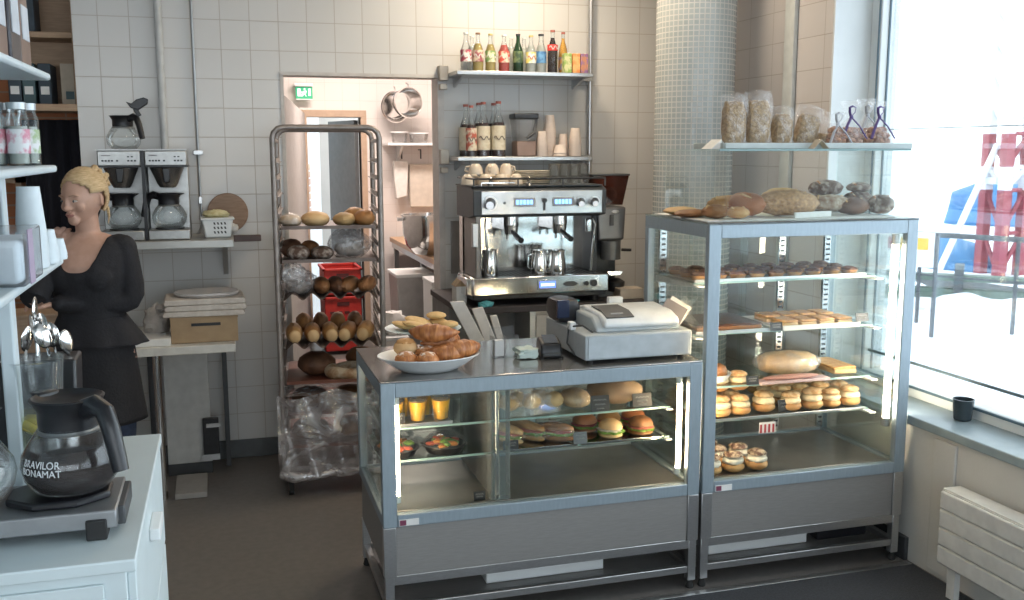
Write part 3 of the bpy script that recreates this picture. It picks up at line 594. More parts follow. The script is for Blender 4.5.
def rbag(label,px,rm,Y=3.40,rs=1.,ht=.17):
    x=atY(px,140,Y).x; t=thing('ribboned_bag',label,'bag',(x,Y,BZ),0,'ribbon tied bags on the top tray')
    g=B()
    for k in range(21):
        a=k*2.4; rr_=(.045-.008*(k//7))*rs*math.sqrt((k%7)/7); g.ell((rr_*math.cos(a)*1.1,rr_*math.sin(a)*.7,.016+.020*(k//7)+.006*random.random()),(.020,.018,.014),rot=a,n=10,m=6,amp=.2,seed=k)
    g.make('cookies',rose,t)
    prof=[(.002,.0),(.058*rs,.004),(.064*rs,.03),(.055*rs,.055),(.03,.085),(.008,ht*.62),(.012,ht*.68),(.035,ht*.92),(.04,ht)]
    B().grid(lambda u,v:(lambda r,z:(r*math.cos(2*PI*u)*(1+.12*math.sin(14*PI*u)*(v>.4)),r*.75*math.sin(2*PI*u),z))(*prof[min(8,int(round(v*8)))]),40,9,True).make('cellophane_wrap',cello,t)
    zz=ht*.64
    g=B()
    for s in (-1,1):
        g.tube([(0,-.012,zz),(s*.012,-.02,zz+.018),(s*.014,-.022,zz+.036),(0,-.02,zz+.042)],.0052,6,flat=.4)
        g.tube([(0,-.014,zz),(s*.028,-.03,zz-.035),(s*.055,-.045,zz-.085)],.0062,6,flat=.5)
    g.ell((0,-.016,zz),(.008,.006,.008)); g.make('ribbon',rm,t); return t
greyr=mat('grey_ribbon',(.40,.42,.46),.5)
rbag('ribboned bag of pink cookies, left of the two with dark bows',848,rib,ht=.175)
rbag('ribboned bag of pink cookies nearest the window on the top tray',876,rib,ht=.175)
rbag('back ribboned bag with a grey bow between the two dark bows',864,greyr,3.49,.8,.19)
rbag('small bag with a grey ribbon left of the dark bows',835,greyr,3.35,.6,.13)
t=thing('price_tent','small folded card on the front edge of the top tray','card',(atY(820,143,3.27).x,3.268,UZ+.001),.05); B().prism([(-.035,0),(0,.035),(.035,0),(.033,0),(0,.032),(-.033,0)],'y',-.01,.03).make('folded_card',mat('cream_card'),t)
t=thing('paper_cone','white folded paper at the left end of the top tray','paper',(atY(716,143,3.36).x-.01,3.36,UZ+.001)); B().prism([(-.03,0),(.01,0),(.012,.035)],'y',-.04,.04).make('fold',paper,t)
# ---------------- cream buns in the tall case
def bun_proto(name,label,group,loc,crm,top,r=.0460):
    t=thing(name,label,'bun',loc,0,group)
    B().ell((0,0,r*.50),(r*1.02,r*1.02,r*.52),amp=.06,fr=3,n=22,m=10).make('bun_base',crust,t)
    B().ell((0,0,r*1.02),(r*.95,r*.95,r*.44),amp=.12,fr=7,n=26,m=10).make('cream',crm,t)
    B().ell((0,0,r*1.46),(r*.86,r*.86,r*.40),amp=.08,fr=4,n=22,m=10,fn=lambda p:(p.x,p.y,p.z if p.z>0 else p.z*.3)).make('bun_lid',top,t)
    return t
BZ4=TS[3]+.010
btray=thing('bun_tray','steel tray carrying the cream buns on the lowest glass shelf','tray',(1.755,3.42,TS[3]+.0005))
B().box(0,.80,-.01,.33,0,.006).box(0,.80,-.014,-.008,0,.012).make('sheet',steel,btray,bevel=.002)
rows=[('front',3.455),('middle',3.549),('back',3.643),('rear',3.735)]
lidm=mat('bun_lid_sugar',(.74,.52,.30),.7,0,(.52,.27,.10),50,ramp=(.4,.6))
bp=None; groups=[('left',1.800,3,3),('right',2.225,4,4)]
def putbun(x,y,z,label,group):
    global bp
    if bp is None:
        bp=bun_proto('cream_bun',label,group,(x,y,z),cream,lidm); return bp
    return dup(bp,(x,y,z),random.random()*6,label,group,sc=random.uniform(.94,1.06))
for gname,x0,nrow,nc in groups:
    for ri in range(nrow):
        n=nc if gname=='right' else (3 if ri<3 else 3)
        for k in range(n):
            x=x0+k*.094+(ri%2)*.012+random.uniform(-.003,.003); y=rows[ri][1]+random.uniform(-.004,.004)
            putbun(x,y,BZ4,f'cream bun, {ORD[k]} from the left in the {rows[ri][0]} row of the {gname} hand block',f'cream buns on the lowest glass shelf')
for k in range(3): putbun(1.815+k*.094,3.50,BZ4+.092,f'cream bun, {ORD[k]} from the left of the three in the front of the upper layer','cream buns stacked in an upper layer')
for k in range(2): putbun(1.86+k*.094,3.596,BZ4+.092,f'cream bun, {ORD[k]} of the two behind in the upper layer','cream buns stacked in an upper layer')
putbun(2.107,3.47,BZ4,'lone cream bun standing in the gap beside the dark price sign','cream buns on the lowest glass shelf')
# chocolate dusted buns on the deck
cb=bun_proto('chocolate_bun','chocolate topped cream bun, first of the front row on the case deck','chocolate buns on the deck',(1.80,3.335,.416),wcream,mat('choc_lid',(.55,.42,.30),.7,0,(.13,.06,.04),60,ramp=(.42,.6)),.045)
n=0
for ri,(y,xs) in enumerate([(3.345,(1.905,2.01)),(3.44,(1.79,1.885,1.98)),(3.535,(1.80,1.895))]):
    for k,x in enumerate(xs): dup(cb,(x,y,.416),random.random()*6,f'chocolate topped cream bun, {ORD[k+(1 if ri==0 else 0)]} of the {["front","middle","back"][ri]} row on the case deck')
# price signs
blacks=mat('black_sign',(.015,.015,.018),.5); chalk=mat('chalk',(.38,.38,.38),.8)
def sign(label,x,y,z,w_=.06,h=.045,lines=('SEMLA','3,50'),rz=0,m=blacks,ink=chalk,lean=.2,stripes=False):
    t=thing('price_sign',label,'sign',(x,y,z),rz,None); t.rotation_euler=(-lean,0,rz)
    B().box(-w_/2,w_/2,-.0015,.0015,0,h).make('card',m,t,bevel=.0005)
    if stripes:
        g=B()
        for k in range(4): g.box(-w_/2+.004+k*w_/4,-w_/2+.004+k*w_/4+w_*.12,-.0025,-.0015,.002,h-.008)
        g.make('red_stripes',mat('sign_red',(.45,.04,.05),.5),t)
    else:
        # scribbled chalk lines (the words in the photograph are too small to read)
        g=B()
        for k in range(len(lines)):
            zz=h*(.72-.27*k); n=9; ww=w_*(.34-.07*k)
            g.tube([(-ww+2*ww*i/(n-1),-.0022,zz+(.0028 if i%2 else -.0028)) for i in range(n)],.0011,5)
        g.make('chalk_writing',ink,t)
    B().box(-.01,.01,0,.02,0,.002).make('stand',m,t); return t
sign('black chalk sign among the cream buns beside the lone bun',2.185,3.425,TS[3]+.014,.065,.05)
sign('red and white striped card hanging under the cream bun tray',2.09,3.405,TS[3]-.062,.075,.045,stripes=True,m=paper,lean=0)
# --- upper shelves of the tall case
tb=mat('berry_top',(.20,.09,.05),.6,0,(.09,.035,.02),90,bump=.5)
tray=thing('tart_tray','dark baking sheet of small tarts on the top shelf of the tall case','tray',(1.76,3.43,TS[0]+.0005)); B().box(0,.78,0,.32,0,.005).box(0,.78,-.003,0,0,.012).make('sheet',steel,tray,bevel=.001)
pr=None
for r in range(3):
    for k in range(9):
        x=1.80+k*.086; y=3.475+r*.10; lb=f'small berry tart, {ORD[k]} from the left in the {["front","middle","back"][r]} row on the top shelf'
        if pr is None:
            pr=thing('berry_tart',lb,'tart',(x,y,TS[0]+.0056),0,'berry tarts on the top shelf'); B().lathe([(.026,0),(.036,.018),(.033,.018)],n=18).make('pastry_shell',crust,pr); B().ell((0,0,.020),(.032,.032,.012),amp=.25,fr=9,n=16,m=8).make('berries',tb,pr)
        else: dup(pr,(x,y,TS[0]+.0056),random.random()*6,lb)
# shelf 2
def slab(name,label,cat,x,y,z,wx,wy,h,m,m2,rz=0,group=None):
    t=thing(name,label,cat,(x,y,z),rz,group); B().box(-wx/2,wx/2,-wy/2,wy/2,0,h*.65).make('base',m,t,bevel=.004); B().box(-wx/2,wx/2,-wy/2,wy/2,h*.65,h).make('topping',m2,t,bevel=.005); return t
orng=mat('apricot_top',(.72,.42,.16),.4,0,(.55,.25,.08),40,bump=.3)
tray=thing('cake_tray','pale tray of apricot slices on the second shelf of the tall case','tray',(2.14,3.40,TS[1]+.0005)); B().box(0,.36,0,.33,0,.006).box(0,.36,-.004,0,0,.02).make('sheet',paper,tray,bevel=.001)
for k in range(4):
    for r in range(2): slab('apricot_slice',f'apricot cake slice, {ORD[k]} from the left in the {["front","back"][r]} row of the pale tray','cake',2.19+k*.085,3.47+r*.13,TS[1]+.0067,.07,.10,.03,pale,orng,0,'apricot slices on the second shelf')
tray=thing('cake_tray','steel tray with a flat brown cake at the left of the second shelf','tray',(1.76,3.41,TS[1]+.0005)); B().box(0,.33,0,.32,0,.006).box(0,.33,-.004,0,0,.014).make('sheet',steel,tray,bevel=.001)
slab('brown_cake','flat brown cake at the left of the second shelf','cake',1.925,3.57,TS[1]+.0067,.29,.26,.025,browncrust,choc)
sign('small black sign in the middle of the second shelf',2.11,3.395,TS[1]+.002,.055,.035)
sign('small black sign at the right end of the second shelf',2.50,3.385,TS[1]+.022,.06,.035)
# shelf 3
bw_=thing('bread_bowl','white bowl of round bread rolls at the left of the third shelf','bowl',(1.87,3.50,TS[2]+.0005)); B().lathe([(.03,0),(.05,.006),(.085,.045),(.090,.045),(.07,.015),(.02,.008)],n=28).make('bowl',white,bw_)
for k,(dx,dy,r,m_) in enumerate([(-.032,-.02,.034,pale),(.034,-.015,.036,browncrust),(0,.035,.034,crust)]):
    t=thing('bread_roll',['pale round roll at the left in the white bowl','brown round roll at the right in the white bowl','golden round roll at the back of the white bowl'][k],'roll',(1.87+dx,3.50+dy,TS[2]+.020),0,'rolls in the white bowl'); B().ell((0,0,.03),(r,r,r*.9),amp=.08,fr=3,seed=k).make('crust',m_,t)
t=thing('wrapped_loaf','plastic wrapped sliced loaf on the third shelf','loaf',(2.26,3.55,TS[2]+.0005),-.15); B().ell((0,0,.05),(.135,.07,.05),amp=.05,fr=3,fn=lambda p:(max(-.85,min(.85,p.x*1.2)),p.y,p.z)).make('bread',pale,t); B().ell((.0,0,.052),(.15,.078,.0535),amp=.06,fr=5,n=30,m=16).make('plastic_wrap',bagfilm,t)
t=thing('pink_tray','pink tray of wrapped pastry in front of the loaf on the third shelf','tray',(2.20,3.425,TS[2]+.0005),0); B().box(-.15,.17,-.03,.03,0,.012).make('base',mat('pink_tray_m',(.60,.42,.42),.5),t,bevel=.003); B().ell((0,0,.02),(.13,.024,.010),amp=.2,fr=6).make('pastry',mat('rosy_crust',(.5,.25,.2),.5),t)
sign('small black sign on the front edge of the third shelf',2.02,3.41,TS[2]+.002,.055,.035)
slab('flat_pie','flat golden pie at the right of the third shelf','pie',2.50,3.58,TS[2]+.0005,.11,.2,.03,pale,orng)
# ---------------- contents of the low case
oj=mat('orange_juice',(.98,.55,.03),.3,0,(.95,.48,.02),20)
def cup(name,label,x,y,z,group,lq=oj,h=.085,r=.036):
    t=thing(name,label,'cup',(x,y,z),0,group); B().lathe([(r*.72,0),(r,h),(r*.96,h),(r*.70,.004)],n=28).make('cup_wall',clearp,t); B().lathe([(r*.69,.004),(r*.94,h*.88),(r*.1,h*.88)],n=24).make('juice',lq,t)
    B().lathe([(r*1.07,h-.002),(r*1.07,h+.006),(r*.8,h+.012),(r*.1,h+.013)],n=28).make('lid',clearp,t); return t
tr_=thing('cup_tray','narrow steel tray under the orange juice cups','tray',(.55,3.425,ZU+.0005)); B().box(0,.235,0,.12,0,.006).box(0,.235,-.004,0,0,.012).make('sheet',steel,tr_,bevel=.001)
z_=ZU+.0068
c1=cup('juice_cup','orange juice cup in the middle of the front row on the upper glass shelf',.665,3.475,z_,'orange juice cups')
dup(c1,(.753,3.475,z_),0,'orange juice cup at the right of the front row on the upper shelf'); dup(c1,(.58,3.478,z_),0,'orange juice cup half hidden at the left behind the case post'); dup(c1,(.625,3.555,z_+.0),0,'orange juice cup at the left of the back row'); dup(c1,(.71,3.555,z_),0,'orange juice cup at the right of the back row')
sign('black chalk sign before the left juice cup in the low case',.585,3.431,ZU+.013,.05,.04,rz=0,lean=.1)
def salad(label,x,y,z,s):
    t=thing('salad_box',label,'salad box',(x,y,z),0,'black boxed salads on the lower glass shelf')
    g=lambda p:(math.copysign(abs(p.x)**.75,p.x),math.copysign(abs(p.y)**.75,p.y),p.z)
    B().lathe([(.056,0),(.066,.004),(.080,.030),(.084,.030),(.084,.034),(.076,.034),(.066,.01)],n=28).make('tray',black,t)
    gg=B()
    cols=[(mat('salad_red',(.60,.10,.04),.4),0),(mat('salad_orange',(.75,.28,.06),.4),1),(lettuce,2)]
    for m_,ci in cols:
        g2=B()
        for k in range(11):
            a=random.random()*6.28; rr_=.052*math.sqrt(random.random()); g2.ell((rr_*math.cos(a),rr_*math.sin(a),.030+.014*random.random()),(.020,.014,.008),rot=a,amp=.3,fr=5,seed=k+ci*9,n=10,m=6)
        g2.make(['red_filling','orange_filling','lettuce'][ci],m_,t)
    B().lathe([(.083,.033),(.078,.045),(.058,.064),(.02,.071),(.004,.071)],n=32,cap=False).make('domed_lid',clearp,t); return t
salad('boxed salad under a clear lid, beside the left lamp tube',.585,3.48,ZL+.001,1); salad('boxed salad under a clear lid, right one of the two',.765,3.48,ZL+.001,2)
# sandwiches
def sandwich(label,x,y,z,rz,m_bread,fil,w_=.11,l=.055,name='filled_baguette'):
    t=thing(name,label,'sandwich',(x,y,z),rz,'sandwiches on the lower shelf')
    B().ell((0,0,.016),(w_,l*.72,.018),amp=.08,fr=3).make('bread_base',m_bread,t)
    B().ell((0,-.006,.034),(w_*.96,l*.85,.010),amp=.35,fr=9,n=30).make('lettuce',lettuce,t)
    B().ell((0,-.004,.041),(w_*.92,l*.80,.007),amp=.3,fr=8,n=26,seed=3).make('filling',fil,t)
    B().ell((0,.006,.052),(w_*.98,l*.72,.018),amp=.08,fr=3,seed=5).make('bread_top',m_bread,t); return t
ham=mat('ham',(.60,.20,.18),.45,0,(.5,.14,.12),20); salami=mat('salami',(.42,.08,.07),.45,0,(.3,.05,.05),60)
tray=thing('sandwich_tray','shiny steel tray of wrapped baguettes on the lower glass shelf','tray',(.93,3.40,ZL+.0005)); 
B().box(0,.335,0,.34,0,.005).box(-.004,0,0,.34,0,.018).box(.335,.339,0,.34,0,.018).box(0,.335,-.004,0,0,.010).make('sheet',chrome,tray,bevel=.001)
tray=thing('sandwich_tray','second steel tray, under the filled rolls','tray',(1.285,3.40,ZL+.0005)); B().box(0,.345,0,.34,0,.005).box(-.004,0,0,.34,0,.014).box(0,.345,-.004,0,0,.010).make('sheet',chrome,tray,bevel=.001)
zs=ZL+.0062
s1=sandwich('wrapped baguette with salad, leftmost on the shiny tray',1.00,3.53,zs,-1.05,pale,ham,.115,.046); B().ell((0,0,.034),(.122,.052,.042),amp=.05,fr=6,n=28).make('plastic_wrap',cello,s1)
s2=sandwich('wrapped baguette with ham, second on the shiny tray',1.095,3.54,zs,-1.05,crust,ham,.11,.040); B().ell((0,0,.034),(.117,.044,.042),amp=.05,fr=6,n=28,seed=4).make('plastic_wrap',cello,s2)
s3=sandwich('wrapped dark bread sandwich at the right of the shiny tray',1.205,3.47,zs,-.65,browncrust,salami,.072,.045)
B().ell((0,0,.034),(.078,.048,.042),amp=.05,fr=6,n=28,seed=2).make('plastic_wrap',cello,s3)
def burger(label,x,y,z,rz,top,fil,sc=1):
    t=thing('filled_roll',label,'sandwich',(x,y,z),rz,'filled round rolls on the right tray')
    B().ell((0,0,.012),(.046*sc,.046*sc,.014),amp=.05).make('bread_base',top,t); B().ell((0,0,.026),(.050*sc,.050*sc,.008),amp=.35,fr=8,n=30).make('lettuce',lettuce,t)
    B().ell((0,0,.034),(.047*sc,.047*sc,.006),amp=.3,fr=7,n=26).make('filling',fil,t); B().ell((0,0,.042),(.046*sc,.046*sc,.032),amp=.05,fn=lambda p:(p.x,p.y,p.z if p.z>0 else p.z*.2)).make('bread_top',top,t); return t
b1=burger('pale filled roll at the front left of the right tray',1.425,3.455,zs,.2,pale,wcream,1.05)
b2=burger('dark topped roll with lettuce at the front right of the tray',1.555,3.46,zs,.9,browncrust,ham,1.1)
b3=burger('reddish brown roll at the back left of the right tray',1.355,3.555,zs,.4,mat('red_crust'),salami,1.1)
b4=burger('golden roll at the back in the middle of the right tray',1.465,3.57,zs,.4,crust,ham,1.05)
b5=burger('golden roll at the back right of the right tray',1.575,3.58,zs,.4,mat('orange_crust',(.62,.24,.09),.5,0,(.45,.14,.05),9),ham,1.05)
sign('dark sign before the leftmost wrapped baguette',1.00,3.39,ZL+.012,.06,.035); sign('pale chalked sign between the two sandwich trays',1.275,3.385,ZL+.012,.055,.045,m=mat('slate_sign',(.12,.14,.17),.5))
# upper shelf right part
t=thing('bread_bag','big clear plastic bag of rolls on the upper glass shelf','bag',(1.08,3.52,ZU+.001)); 
gg=B()
for k in range(6): gg.ell((-.10+.045*k,.02*(-1)**k,.04),(.04,.045,.03),amp=.1,seed=k)
gg.make('rolls',pale,t)
B().grid(lambda u,v:((.16*(1-.35*v)+.012*math.sin(9*u*6.28+4*v))*math.cos(2*PI*u),(.085*(1-.5*v)+.010*math.sin(7*u*6.28))*math.sin(2*PI*u),.001+.115*v+.008*math.sin(5*u*6.28)*v),60,12,True).make('plastic_film',bagfilm,t)
t=thing('round_loaf','pale round loaf at the right of the upper glass shelf','loaf',(1.47,3.53,ZU+.001)); B().ell((0,0,.052),(.115,.10,.052),amp=.05,fr=3).make('crust',mat('dull_crust',(.40,.27,.17),.7,0,(.32,.2,.12),8),t)
t=thing('round_loaf','bagged white bread beside the pale round loaf','loaf',(1.30,3.52,ZU+.001)); B().ell((0,0,.035),(.06,.08,.035),amp=.1).make('crust',pale,t); B().ell((0,0,.040),(.072,.09,.043),amp=.1,fr=6).make('plastic_film',bagfilm,t)
sign('black chalk sign before the bagged bread on the upper shelf',1.36,3.40,ZU+.006,.075,.062,rz=-.05,lines=('a','b','c')); sign('black chalk sign at the right end of the upper shelf',1.535,3.40,ZU+.012,.08,.052,lines=('a','b','c'))
sign('small black sign on the steel deck of the low case',.86,3.32,.414,.042,.032)
# ---------------- on the counter top
CT=LT+.0065
bwl=thing('croissant_bowl','wide white oval bowl of pastries on the left end of the counter','bowl',(.690,3.375,CT),.0)
B().grid(lambda u,v:(lambda r,z:(r*1.18*math.cos(2*PI*u),r*.86*math.sin(2*PI*u),z))(*[(.004,.0),(.075,.0),(.085,.004),(.115,.022),(.145,.048),(.156,.056),(.156,.059),(.148,.056),(.112,.030),(.07,.012),(.004,.009)][min(10,int(round(v*10)))]),56,11,True).make('bowl',white,bwl)
def croissant(label,x,y,z,rz,s=1,tilt=0,bend=.8,group='croissants in the white bowl'):
    t=thing('croissant',label,'croissant',(x,y,z),rz,group); t.rotation_euler=(tilt,0,rz)
    pts=[];rs=[]
    n=40
    for i in range(n+1):
        u=-1+2*i/n; a=u*bend; pts.append((.085*s*math.sin(a)/bend*1.15,.085*s*(1-math.cos(a))/bend,.030*s)); e=max(.10,math.cos(u*PI/2*.97))**.9; rs.append(.036*s*e*(1+.13*abs(math.sin(u*9))))
    B().tube(pts,rs,18,flat=.85).make('crust',croism,t); return t
def pastry(label,x,y,z,r=.036,mm=None,swirl=True):
    t=thing('sugared_pastry',label,'pastry',(x,y,z),0,'sugar dusted pastries in the white bowl')
    B().ell((0,0,r*.55),(r,r,r*.6),amp=.12,fr=4,n=24,m=12,seed=x).make('bun',croism,t); B().ell((0,0,r*.95),(r*.72,r*.72,r*.26),amp=.2,fr=7,n=24,m=8).make('sugar_topping',sugar,t); return t
bx,by=.690,3.375
pastry('sugar dusted pastry at the left front of the white bowl',bx-.088,by-.035,CT+.030,.040)
pastry('sugar dusted pastry at the front centre of the white bowl',bx-.018,by-.065,CT+.030,.040)
pastry('sugar dusted pastry in the middle of the white bowl',bx-.005,by+.02,CT+.036,.040)
t=thing('muffin','pale browned bun lying high at the back left of the bowl','bun',(bx-.075,by+.05,CT+.045),0); B().ell((0,0,.03),(.045,.04,.03),amp=.1).make('crust',pale,t); B().ell((0,0,.05),(.035,.03,.015),amp=.2).make('top',crust,t)
croissant('croissant leaning on the right rim of the white bowl',bx+.115,by-.025,CT+.045,.25,1.0)
croissant('croissant on top of the pile in the white bowl',bx+.02,by+.03,CT+.095,-.4,1.05)
croissant('croissant at the back of the white bowl pile',bx+.07,by+.055,CT+.060,.5,1.0)
croissant('croissant lying in front right of the bowl pile',bx+.06,by-.035,CT+.035,-.1,.95)
# cake stand plate behind
pl=thing('cookie_plate','pale blue plate of cookies behind the pastry bowl','plate',(.735,3.70,CT))
B().lathe([(.055,0),(.05,.004),(.012,.012),(.012,.075),(.05,.082),(.145,.092),(.149,.095),(.10,.090),(.02,.087)],n=40).make('plate',mat('pale_blue_china',(.60,.74,.78),.3),pl)
cz=CT+.094; ck=mat('cookie',(.70,.48,.22),.7,0,(.60,.38,.15),30,bump=.2)
for k,(dx,dy,dz,rx,ry,rz,lb) in enumerate([(-.085,.0,0,.04,.055,.2,'oval cookie at the left rim of the blue plate'),(-.045,-.035,.004,.045,.06,.35,'oval cookie in front on the blue plate'),(-.02,.03,.008,.05,.05,-.3,'oval cookie leaning in the middle of the blue plate'),(.09,-.03,0,.035,.035,0,'small round cookie at the right rim of the blue plate'),(.06,.04,.0,.036,.036,0,'round cookie low at the back of the blue plate'),(.055,.035,.026,.036,.036,0,'round cookie on top at the back right of the blue plate')]):
    o=B().ell((0,0,.014),(rx*1.1,ry*1.1,.014),amp=.06,fr=4,n=22,m=8,seed=k).make('cookie',ck); o.location=(.74+dx,3.70+dy,cz+dz); o.rotation_euler=(0,.25 if k<3 else 0,rz); tag(o,lb,'cookie','cookies on the blue plate')
# cash register
rg=thing('cash_register','grey and white cash register on the counter','cash register',(1.255,3.295,CT))
rgrey=mat('register_grey',(.40,.44,.46),.5,0,(.37,.41,.43),40); rwhite=mat('register_white',(.72,.75,.76),.35)
B().box(0,.43,0,.45,.012,.105).make('cash_drawer',rgrey,rg,bevel=.004)
B().box(.012,.418,-.003,0,.018,.099).make('drawer_front',mat('register_front',(.44,.49,.52),.5),rg,bevel=.002)
for x,y in ((.03,.03),(.40,.03),(.03,.42),(.40,.42)): B().cyl((x,y,0),(x,y,.012),.012,n=12).make('foot',rubber,rg)
B().prism([(.04,.105),(.38,.105),(.38,.120),(.36,.140),(.30,.160),(.10,.158),(.05,.125)],'x',.06,.40).make('register_body',rgrey,rg,bevel=.008)
def hump(u0,u1,m,name):
    return B().prism([(.045,.118),(.030,.130),(.045,.152),(.10,.170),(.26,.178),(.33,.165),(.33,.125)],'x',u0,u1).make(name,m,rg,bevel=.012,seg=3)
hump(.09,.395,rwhite,'printer_cover')
sc_=B().prism([(.052,.156),(.104,.173),(.215,.178),(.215,.181),(.104,.1765),(.051,.160)],'x',.105,.215).make('display_screen',darkgrey,rg)
B().box(.13,.18,.075,.082,.166,.1715).make('display_mark',chalk,rg)
B().ell((.03,.33,.155),(.055,.09,.055),fn=lambda p:(max(-.8,min(.8,p.x*1.2)),max(-.8,min(.8,p.y*1.2)),max(-.8,min(.8,p.z*1.2)))).make('customer_display',black,rg)
B().box(-.02,.03,.25,.27,.13,.20).make('display_window',mat('display_blue',(.02,.03,.07),.15),rg,bevel=.004)
B().tube([(.05,.05,.108),(.02,.08,.13),(-.01,.15,.115),(-.012,.16,.05),(.0,.10,.012)],.004,8).make('cable',darkgrey,rg); B().box(-.012,.01,.125,.16,.105,.135).make('plug',white,rg,bevel=.003)
B().box(.215,.275,.30,.33,.15,.195).make('rear_screen',rwhite,rg,bevel=.004)
# papers behind register
for k,(x,rz,lb) in enumerate([(1.665,-.5,'dark framed leaflet leaning at the right end of the cash register'),(1.70,-.7,'striped receipt paper leaning at the far right of the register')]):
    o=B().box(-.045,.045,-.002,.002,0,.10).make('leaflet',paper if k else mat('dark_leaflet',(.18,.16,.16),.5)); o.location=(x-.03,3.42+.05*k,CT+.106); o.rotation_euler=(-.5,.5,rz); tag(o,lb,'leaflet')
# card reader
cr=thing('card_terminal','small black card terminal on the counter left of the register','card terminal',(1.175,3.47,CT),-.08)
B().prism([(-.045,0),(.05,0),(.05,.045),(.03,.075),(-.035,.055),(-.045,.03)],'x',-.04,.04).make('body',black,cr,bevel=.008,seg=3)
B().prism([(-.036,.058),(.024,.0775),(.024,.080),(-.037,.060)],'x',-.026,.026).make('screen',mat('terminal_screen',(.10,.12,.15),.15),cr); B().box(-.034,.034,-.052,-.044,.008,.022).make('card_slot',darkgrey,cr,bevel=.003)
for s in (-1,1): B().box(s*.038-.006,s*.038+.006,-.05,.05,-.0,.006).make('foot',rubber,cr)
# acrylic holder and napkins
ah=thing('acrylic_holder','clear acrylic leaflet holder on the counter behind the pastry bowl','holder',(1.015,3.50,CT),.1)
B().box(-.05,.05,-.003,0,0,.075).box(-.05,.05,.045,.048,0,.11).box(-.05,-.047,-.003,.048,0,.08).box(.047,.05,-.003,.048,0,.08).box(-.05,.05,0,.045,0,.003).box(.0,.003,0,.045,0,.08).make('walls',clearp,ah,smooth=False); B().box(-.043,-.006,.010,.034,.004,.065).make('leaflets',paper,ah)
o=B().ell((0,0,.018),(.045,.045,.020),amp=.45,fr=4,fn=lambda p:(max(-.8,min(.8,p.x*1.3)),max(-.8,min(.8,p.y*1.3)),max(-.8,min(.8,p.z*1.3)))).make('napkin_bundle',mat('mint_napkin',(.58,.68,.64),.8,0,(.5,.6,.56),20)); o.location=(1.085,3.475,CT+.002); tag(o,'folded pale green napkins between holder and card terminal','napkin')
# ================================================================ bread rack
RX,RY,RR=.245,4.76,math.radians(-5)
rk=thing('bread_rack','tall steel bakery rack on wheels standing in the doorway','rack',(RX,RY,0),RR)
rsteel=mat('rack_steel',(.33,.29,.27),.42,.6,(.27,.24,.22),30)
RW,RD,RT=.495,.56,1.785
for y in (0,RD):
    # side posts and rounded top as one hoop
    r=.05; pts=[(0,y,.13),(0,y,RT-r)]+[(r-r*math.cos(a),y,RT-r+r*math.sin(a)) for a in (.5,1.05)]+[(r,y,RT),(RW-r,y,RT)]+[(RW-r+r*math.sin(a),y,RT-r+r*math.cos(a)) for a in (.5,1.05)]+[(RW,y,RT-r),(RW,y,.13)]
    B().tube(pts,.014,10).make('post_hoop',rsteel,rk)
B().tube([(0,0,RT-.06),(0,RD,RT-.06)],.010).tube([(RW,0,RT-.06),(RW,RD,RT-.06)],.010).box(-.012,RW+.012,-.015,RD+.015,.12,.145).make('base_frame',rsteel,rk)
lv=[.235,.32,.40,.48,.555,.655,.745,.82,.90,.985,1.07,1.15,1.23,1.31,1.39,1.47,1.55,1.63]
for z in lv:
    for x in (.012,RW-.012): B().box(x-.012,x+.012,.0,RD,z-.012,z-.008).box(x-.002,x+.002,0,RD,z-.012,z+.010).make('runner',rsteel,rk)
for x in (.03,RW-.03):
    for y in (.0,RD-.03):
        w_=B().box(x-.018,x+.018,y-.02,y+.02,.085,.12).make('castor',darkgrey,rk,bevel=.003); B().cyl((x-.012,y,.042),(x+.012,y,.042),.042,n=20).make('wheel',rubber,w_)
Mr=Matrix.Translation((RX,RY,0))@Matrix.Rotation(RR,4,'Z')
def R(x,y,z): return Mr@Vector((x,y,z))
tm=mat('baking_tray',(.17,.14,.12),.4,.6,(.10,.07,.06),6); tmr=mat('brown_tray',(.22,.08,.05),.5,.2,(.14,.05,.03),5)
def rtray(label,z,m,wave=0):
    g=B()
    if wave: g.grid(lambda u,v:(.025+(RW-.05)*u,.01+(RD-.03)*v,z-.004-.016*math.cos(u*2*PI*5)),61,2)
    else: g.box(.025,RW-.025,.01,RD-.02,z-.004,z).box(.025,RW-.025,.005,.011,z-.004,z+.012)
    o=g.make('baking_tray',m,solid=.002 if wave else 0); o.location=(RX,RY,0); o.rotation_euler.z=RR; return tag(o,label,'tray','baking trays in the rack')
rtray('baking tray under the pale loaves, topmost in the rack',1.31,tm)
rtray('baking tray under the dark round loaves, second from the top of the rack',1.15,tm)
rtray('wavy baking tray of rolls, third from the top of the rack',.985,tm,1); rtray('wavy baking tray carrying the long rolls in the middle of the rack',.745,tm,1)
rtray('reddish brown tray under the ring bread in the rack',.555,tmr); rtray('tray wrapped in plastic, upper of the wrapped ones in the rack',.40,tmr); rtray('lowest tray of the rack, wrapped in plastic',.235,tmr)
def rl_(name,label,x,y,z,rx,ry,rz,m,rot=0,seed=0,group=None,cat='loaf',fl=0,end=None,tilt=0):
    p=R(x,y,z); t=thing(name,label,cat,p,RR+rot,group)
    B().ell((0,0,rz*.95),(rx,ry,rz),amp=.09,fr=3,seed=seed,n=26,m=14,tilt=tilt).make('crust',m,t)
    if fl: B().ell((0,0,rz*1.55),(rx*.7,ry*.7,rz*.35),amp=.2,fr=5,n=18,m=8).make('flour_dusting',floury if fl==2 else sugar,t)
    if end: B().ell((0,-ry*.90,rz*.95),(rx*.72,ry*.14,rz*.72),n=18,m=8).make('cut_end',end,t)
    return t
G1='loaves on the top tray of the rack'
